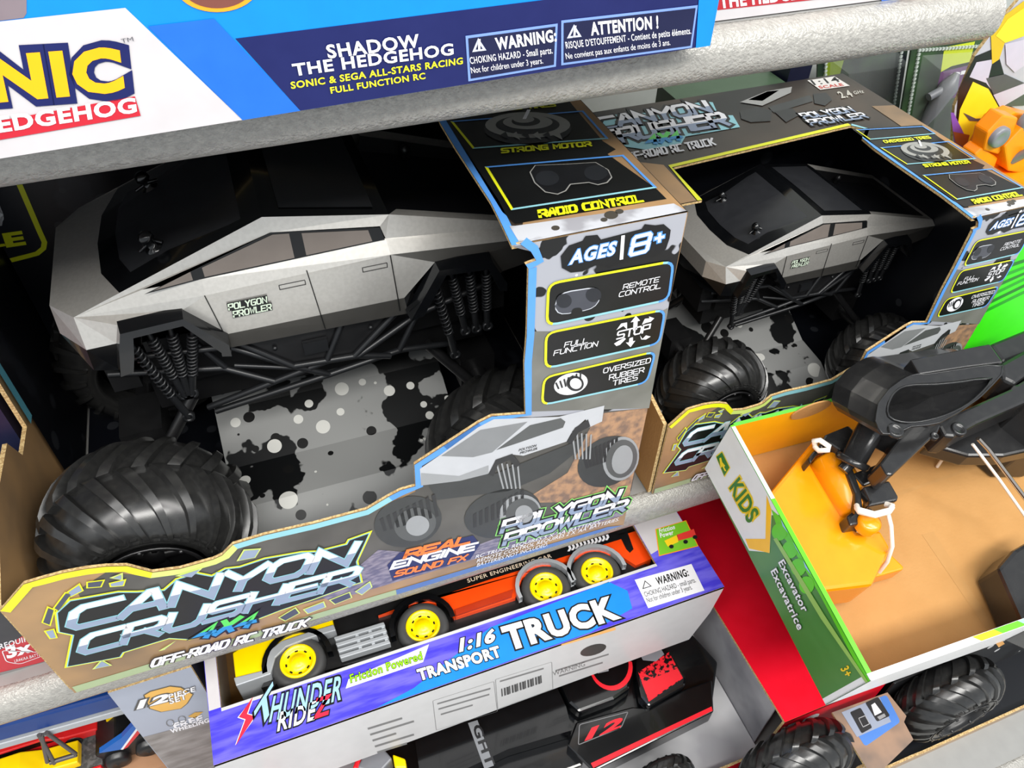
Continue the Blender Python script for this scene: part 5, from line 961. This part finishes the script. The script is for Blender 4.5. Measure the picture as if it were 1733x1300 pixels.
for x, lb in ((0.655, 'large black ribbed toy tyre at the bottom right under the green tray'), (0.435, 'black ribbed toy tyre between the red box and the blue icon flap')):
    m = MB(); tyre(m, (x, 0.181, -0.2285), 0.070, 0.056, -1, 18); t = m.build('toy_wheel', None, (x, 0.181, -0.2985)); tag(t, lb, 'toy wheel', None); m = MB(); rim(m, (x, 0.181, -0.2285), 0.070, 0.056, -1); m.build('rim', t)
m = MB(); m.box((0.580, 0.2225, -0.3), (1.0, 0.414, -0.0035), mat('plain_dark_carton', (30, 31, 34), 0.45)); tag(m.build('toy_carton', None, (0.7, 0.2225, -0.3)), 'dark carton standing behind the bottom tyres and carrying the green tray', 'toy box')
# ------------------------------------------------------------------ tilted open tray with the toy excavator
EO = Vector((0.3985, 0.425, 0.0415)); EU = Vector((0.9993, -0.0365, -0.0034)); EV = Vector((0.0365, 0.9803, 0.1942)); EW = Vector((-0.0037, -0.1942, 0.9809))
ED, EH, EWD = 0.258, 0.09, 0.43
def EF(h): return Fr(EO + EW * h, EU, EV)
r_ = thing('excavator_tray', 'open cardboard tray in white, green and yellow print tilted out over the shelf edge', 'toy box', EO)
GRD = mat('grass_green_streak_print', (64, 122, 52), 0.28, 0, (84, 138, 70), 14, 0.35, 0.65, stretch=(3, 0.6, 1)); LGR = ink((96, 200, 30)); YB = ink((250, 190, 10)); SKYL = ink((150, 190, 236))
m = MB(); m.prism(EF(0.003), [(0, 0), (EWD, 0), (EWD, -ED), (0, -ED)], 0, -0.003, KRAFT, KRAFTE, KRAFT)
for q in ([(1500, 840), (1733, 760), (1733, 764), (1502, 846)], [(1560, 905), (1580, 900), (1700, 1090), (1690, 1096)]): m.poly(EF(0.003), EF(0.003).pl(q), mat('worn_kraft_crease', (178, 134, 80), 0.9), 1)
m.build('tray_floor', r_)
lf = Fr(EO, -EV, EW)        # outer face of the left wall, seen from the left
m = MB(); m.prism(lf, [(0, 0), (ED, 0), (ED, EH), (0, EH)], 0, -0.0045, GRD, LGR, KRAFT); m.poly(EF(EH), [(0.0002, -0.002), (0.0043, -0.002), (0.0043, -0.085), (0.0002, -0.085)], mat('white_folded_edge', (222, 222, 222), 0.35), 1)
def lq(q): return [(max(0.0004, min(ED - .0004, a)), max(0.0004, min(EH - .0004, c))) for a, c in lf.pl(q)]
m.poly(lf, lq([(1180, 780), (1190, 800), (1268, 932), (1303, 935), (1306, 872), (1322, 868), (1240, 715), (1226, 715)]), mat('white_tray_print', (228, 228, 228), 0.3), 1)
m.poly(lf, lq([(1262, 912), (1268, 928), (1303, 936), (1306, 862), (1298, 838), (1296, 912)]), YB, 2)
m.poly(lf, lq([(1306, 862), (1325, 868), (1480, 1160), (1472, 1166), (1390, 1010), (1340, 925), (1318, 900)]), LGR, 2)
for u, v in ((1320, 900), (1338, 930), (1352, 960), (1366, 990)): m.poly(lf, lq([(u + 13 * math.cos(a), v + 15 * math.sin(a)) for a in [k * math.pi / 8 for k in range(16)]]), LGR, 3)
for u, v in ((1330, 888), (1352, 925), (1368, 958)): m.poly(lf, lq([(u - 3, v - 14), (u + 12, v + 10), (u + 6, v + 14), (u - 4, v + 2)]), SKYL, 4)
m.poly(lf, lq([(1310, 912), (1316, 910), (1396, 1040), (1474, 1160), (1470, 1162), (1390, 1046)]), ink((146, 186, 90)), 4)
q = rrect(lf.pl([(1212, 772), (1223, 763), (1237, 792), (1227, 808)]), 0.0015); m.poly(lf, q, ink((244, 214, 30)), 3); m.poly(lf, inset(q, 0.0012), ink((40, 120, 40)), 4)
m.poly(lf, lf.pl([(1219, 775), (1222, 774), (1224, 782), (1229, 788), (1227, 790), (1231, 797), (1228, 797), (1224, 789), (1221, 793), (1220, 784)]), ink((244, 214, 30)), 5)
for bo, m_, l in ((.10, ink((236, 200, 30)), 3), (.03, ink((40, 120, 40)), 4)): m.text(lf, 'KIDS', (1236, 826), (1268, 886), (1252, 808), m_, l, bo)
for tx, q in (('Excavator', [(1319, 952), (1360, 1036), (1328, 946)]), ('Excavatrice', [(1306, 967), (1352, 1066), (1315, 961)])):
    m.text(lf, tx, *q, ink((60, 70, 60)), 4, .06); m.text(lf, tx, *q, WHT, 5, .02)
m.text(lf, '3+', (1424, 1132), (1432, 1146), (1436, 1126), ink((236, 200, 30)), 4, .03)
m.build('side_panel', r_)
bf = Fr(EO + EV * 0.0, EU, EW)      # inner face of the back wall
m = MB(); m.prism(Fr(EO - EV * 0.002, EU, EW), [(0.0046, 0.004), (EWD, 0.004), (EWD, EH), (0.0046, EH)], 0, -0.004, mat('warm_yellow_inner_print', (250, 178, 14), 0.35), ink((96, 184, 60)), GRD)
bq = Fr(EO - EV * 0.0015, EU, EW)
m.poly(bq, [(0.0046, EH - 0.005), (EWD, EH - 0.005), (EWD, EH), (0.0046, EH)], ink((96, 184, 60)), 2)
m.build('back_panel', r_)
c = bq.pix(1378, 682); m = MB(); m.prism(Fr(EO - EV * 0.003, EU, EW), [(c[0] + 0.022 * math.cos(a) + 0.004 * math.sin(a), EH - 0.004 + 0.0135 * math.sin(a)) for a in [k * math.pi / 12 for k in range(24)]], 0.001, -0.0006, KRAFT); m.build('cardboard_tab', r_)
ef = Fr(EO - EV * ED, EU, EW); m = MB(); m.prism(ef, [(0.0, 0), (EWD, 0), (EWD, EH), (0.0, EH)], 0.0, -0.006, mat('white_tray_print', (0, 0, 0)), mat('white_tray_print', (0, 0, 0)), KRAFT)
tt = Fr(EO - EV * ED + EW * EH, EU, EV)
for a, c_, mm in ((0.115, 0.138, YB), (0.138, 0.165, LGR), (0.165, 0.172, SKYL), (0.172, EWD, LGR)): m.poly(tt, [(a, 0.0003), (c_, 0.0003), (c_ - 0.006, 0.0057), (a - 0.006, 0.0057)], mm, 1)
m.build('front_panel', r_)
m = MB(); m.prism(Fr(EO + EU * EWD, EV * -1, EW), [(0, 0), (ED, 0), (ED, EH), (0, EH)], 0, -0.004, GRD, KRAFTE, KRAFT); m.build('side_panel', r_)
# the excavator
r2 = thing('toy_excavator', 'black toy excavator arm with orange digging bucket tied into the cardboard tray', 'toy digger', EO + EU * 0.15 - EV * 0.1 + EW * 0.0035)
ABS = mat('scuffed_black_plastic', (34, 34, 35), 0.22, 0, (40, 40, 40), 90, 0.45, 0.7, coat=0.15)
def EP(q, h): return EF(h).pl(q)
def slab(mb, q, h, th, m_, taper=1.0): mb.prism(EF(h), EP(q, h), 0, -th, m_, taper=taper)
# bucket: scoop profile swept across, with a round hinge sleeve and a digging lip
m = MB()
slab(m, [(1288, 852), (1380, 742), (1398, 766), (1390, 800), (1408, 830), (1450, 900), (1490, 896), (1508, 926), (1478, 990), (1395, 1000), (1388, 1000)], 0.060, 0.052, ORANGE)
m.build('bucket', r2, bevel=0.004)
m = MB(); slab(m, [(1395, 1001), (1480, 944), (1500, 930), (1531, 960), (1528, 964)], 0.030, 0.024, ORANGE); m.build('bucket_lip', r2, bevel=0.002)
F6 = EF(0.062); A_ = F6.p(*F6.pix(1398, 778)); B_ = F6.p(*F6.pix(1452, 866)); m = MB(); d = (B_ - A_); ax = d.normalized()
m.lathe(A_, ax, [(0.0001, -0.002), (0.017, -0.001), (0.0195, 0.002), (0.0195, d.length - 0.002), (0.017, d.length + 0.001), (0.0001, d.length + 0.002)], ORANGE, 32); m.build('bucket_hinge', r2)
def e3(u, v, h): f = EF(h); return f.p(*f.pix(u, v, 0))
# head with its long oval opening
def spl(pts, n=4):
    out = []; k = len(pts)
    for i in range(k):
        p0, p1, p2, p3 = (Vector(pts[(i + j - 1) % k]) for j in range(4))
        for t in [x / n for x in range(n)]:
            q = 0.5 * ((2 * p1) + (p2 - p0) * t + (2 * p0 - 5 * p1 + 4 * p2 - p3) * t * t + (3 * p1 - p0 - 3 * p2 + p3) * t ** 3); out.append((q.x, q.y))
    return out
G = lambda q: [(1350 + a * 0.277, 540 + b * 0.277) for a, b in q]
outer = G([(470, 640), (520, 708), (600, 705), (660, 660), (780, 650), (860, 635), (980, 570), (1110, 480), (1190, 400), (1245, 340), (1258, 268), (1040, 300), (770, 340), (735, 335), (690, 345), (640, 370), (560, 430), (490, 520)])
hole = spl(G([(545, 580), (575, 470), (660, 410), (850, 400), (1000, 385), (1180, 362), (1140, 430), (1040, 520), (900, 590), (740, 630), (620, 628)]), 3)
H0 = 0.150
fh = EF(H0); so = fh.pl(outer); si = fh.pl(hole)
cc = (sum(a for a, b in si) / len(si), sum(b for a, b in si) / len(si))
def polar(st, a):
    d = Vector((math.cos(a), math.sin(a))); best = 0
    for p, q in zip(st, st[1:] + st[:1]):
        P_ = Vector((p[0] - cc[0], p[1] - cc[1])); Q_ = Vector((q[0] - cc[0], q[1] - cc[1])); e = Q_ - P_; den = d.x * e.y - d.y * e.x
        if abs(den) < 1e-12: continue
        t = (P_.x * e.y - P_.y * e.x) / den; u = (P_.x * d.y - P_.y * d.x) / den
        if t > 0 and -1e-6 <= u <= 1 + 1e-6: best = max(best, t)
    return (cc[0] + d.x * best, cc[1] + d.y * best)
NA = 72; RO = [polar(so, k * 2 * math.pi / NA) for k in range(NA)]; RI = [polar(si, k * 2 * math.pi / NA) for k in range(NA)]
m = MB(); g_ = lambda R, h, sc=1.0, dx=0, dy=0: [fh.p(cc[0] + (s - cc[0]) * sc + dx, cc[1] + (t - cc[1]) * sc + dy, h) for s, t in R]
MX = [((a[0] * .55 + b[0] * .45), (a[1] * .55 + b[1] * .45)) for a, b in zip(RO, RI)]
m.grid([g_(RI, -0.035, 0.98), g_(RI, -0.002), g_([(a[0] * .15 + b[0] * .85, a[1] * .15 + b[1] * .85) for a, b in zip(RO, RI)], 0.0005), g_([(a[0] * .94 + b[0] * .06, a[1] * .94 + b[1] * .06) for a, b in zip(RO, RI)], 0.0005), g_(RO, -0.002)], ABS, False, True, smooth=False)
# thickness runs away from the viewer and up the slope, as the side of the head shows
DX, DY = 0.004, 0.052
m.grid([g_(RO, -0.002), g_(RO, -0.022, 1.0, 0.0, 0.030), g_(RO, -0.040, 1.0, DX, DY)], ABS, False, True, smooth=False); m.face(g_(RO, -0.040, 1.0, DX, DY)[::-1], ABS); m.face(g_(RI, -0.034, 0.98), BLKPL); m.tube(g_(RI, 0.0004), 0.0011, ABS, 6, True); m.tube(g_([(a[0] * .97 + b[0] * .03, a[1] * .97 + b[1] * .03) for a, b in zip(RO, RI)], 0.0002), 0.0010, ABS, 6, True)
m.build('arm_head', r2)
m = MB(); A_ = e3(1350 + 690 * .277, 540 + 300 * .277, H0 + 0.001); 
slab(m, G([(690, 245), (1175, 150), (1258, 265), (1040, 292), (745, 338)]), H0 + 0.0015, 0.02, ABS); m.build('arm_cover', r2, bevel=0.0015)
m = MB(); slab(m, G([(540, 690), (880, 640), (860, 690), (580, 955), (545, 950), (505, 880), (620, 730)]), 0.125, 0.03, ABS)
m.build('arm_link', r2, bevel=0.002)
m = MB(); slab(m, G([(860, 640), (930, 590), (1300, 425), (1320, 400), (1345, 395), (1420, 350), (1420, 500), (1100, 640), (960, 720), (900, 715)]), 0.118, 0.035, ABS); m.build('boom', r2, bevel=0.003)
m = MB(); slab(m, G([(1240, 270), (1420, 170), (1460, 300), (1330, 400), (1250, 360)]), 0.12, 0.04, ABS); slab(m, G([(1175, 150), (1420, 50), (1460, 190), (1260, 268)]), 0.10, 0.05, ABS); m.build('boom_cylinder', r2, bevel=0.004)
for u, v, h, rr in ((598, 680, H0 + 0.001, 0.0075), (985, 672, 0.1185, 0.0075), (835, 715, 0.1255, 0.004)):
    p0, = G([(u, v)]); q = e3(p0[0], p0[1], h); m = MB(); m.lathe(q, EW, [(rr, -0.003), (rr, 0.001), (rr * 0.8, 0.0018), (rr * 0.62, 0.0005), (0.0001, 0.0005)], ABS, 24); m.build('pivot_pin', r2)
# hydraulic ram to the bucket
m = MB(); a, b2, c2 = G([(450, 660), (345, 850), (275, 925)]); A_ = e3(a[0], a[1], 0.118); B_ = e3(b2[0], b2[1], 0.095); C_ = e3(c2[0], c2[1], 0.087); d = (B_ - A_).normalized()
m.lathe(A_, d, [(0.0125, -0.01), (0.0125, (B_ - A_).length), (0.0165, (B_ - A_).length), (0.0172, (B_ - A_).length + 0.004), (0.0165, (B_ - A_).length + 0.007), (0.0001, (B_ - A_).length + 0.0075)], ABS, 28); m.tube([B_, C_], 0.0062, ABS, 14); m.build('hydraulic_ram', r2)
# bucket links on both sides, with the tied cords
m = MB(); slab(m, G([(130, 770), (170, 705), (310, 648), (345, 680), (290, 800), (255, 800), (200, 765), (150, 790)]), 0.090, 0.02, ABS); slab(m, G([(255, 790), (285, 800), (345, 930), (390, 1050), (400, 1150), (355, 1190), (350, 1060), (300, 940)]), 0.085, 0.012, ABS)
slab(m, G([(400, 1025), (560, 985), (618, 1085), (612, 1108), (430, 1145), (440, 1108)]), 0.092, 0.03, ABS); slab(m, G([(330, 945), (500, 880), (560, 960), (400, 1020)]), 0.082, 0.025, ABS); slab(m, G([(62, 850), (100, 800), (130, 812), (80, 885)]), 0.078, 0.03, ABS); slab(m, G([(300, 1200), (370, 1150), (470, 1170), (430, 1240), (320, 1262)]), 0.078, 0.03, ABS); m.build('bucket_link', r2, bevel=0.002)
q = e3(*G([(440, 1240)])[0], 0.080); m = MB(); m.lathe(q, EW, [(0.011, -0.01), (0.011, 0.001), (0.008, 0.003), (0.0001, 0.003)], ORANGE, 24); m.build('bucket_pin', r2)
m = MB(); m.tube([e3(u, v, h) for u, v, h in [(*p, hh) for p, hh in zip(G([(105, 770), (100, 745), (135, 740), (195, 780), (190, 800), (130, 805), (105, 780)]), (0.085, 0.094, 0.096, 0.095, 0.093, 0.088, 0.085))]], 0.0027, WHITEPL, 8)
m.build('cord_tie', r2)
for off in (0, 14):
    m = MB(); m.tube([e3(*p, hh) for p, hh in zip(G([(360, 1140 + off), (375, 1165 + off), (470, 1190 + off * .8), (560, 1168 + off * .6), (578, 1140 + off), (540, 1130 + off * .4)]), (0.088, 0.0945, 0.096, 0.097, 0.095, 0.09))], 0.0026, WHITEPL, 8); m.build('cord_tie', r2)
m = MB(); m.tube([e3(u, v, h) for u, v, h in ((1502, 866, 0.092), (1508, 890, 0.085), (1510, 925, 0.07), (1502, 950, 0.05), (1485, 972, 0.025), (1469, 986, 0.005))], 0.0021, WHITEPL, 8); m.build('cord', r2)
m = MB(); m.tube([e3(u, v, h) for u, v, h in ((1646, 752, 0.10), (1690, 810, 0.07), (1738, 878, 0.05))], 0.0016, WHITEPL, 8); m.tube([e3(u, v, h) for u, v, h in ((1655, 742, 0.10), (1672, 760, 0.09), (1740, 850, 0.06))], 0.0024, mat('chrome_rod', (210, 200, 190), 0.15, 1.0), 8); m.tube([e3(u, v, h) for u, v, h in ((1620, 752, 0.06), (1600, 770, 0.03), (1586, 790, 0.006))], 0.0018, WHITEPL, 8); m.build('tether', r2)
# tracks and turret at the frame edge
m = MB(); slab(m, [(1690, 960), (1716, 930), (1760, 905), (1830, 1000), (1800, 1090), (1735, 1062)], 0.045, 0.04, ABS); m.build('track', r2, bevel=0.004)
m = MB(); slab(m, [(1600, 722), (1690, 690), (1790, 650), (1800, 750), (1700, 772), (1640, 772), (1570, 752)], 0.07, 0.022, ABS); slab(m, [(1735, 600), (1800, 560), (1860, 640), (1850, 720), (1790, 720), (1738, 680)], 0.118, 0.114, ABS); m.build('turret', r2, bevel=0.003)
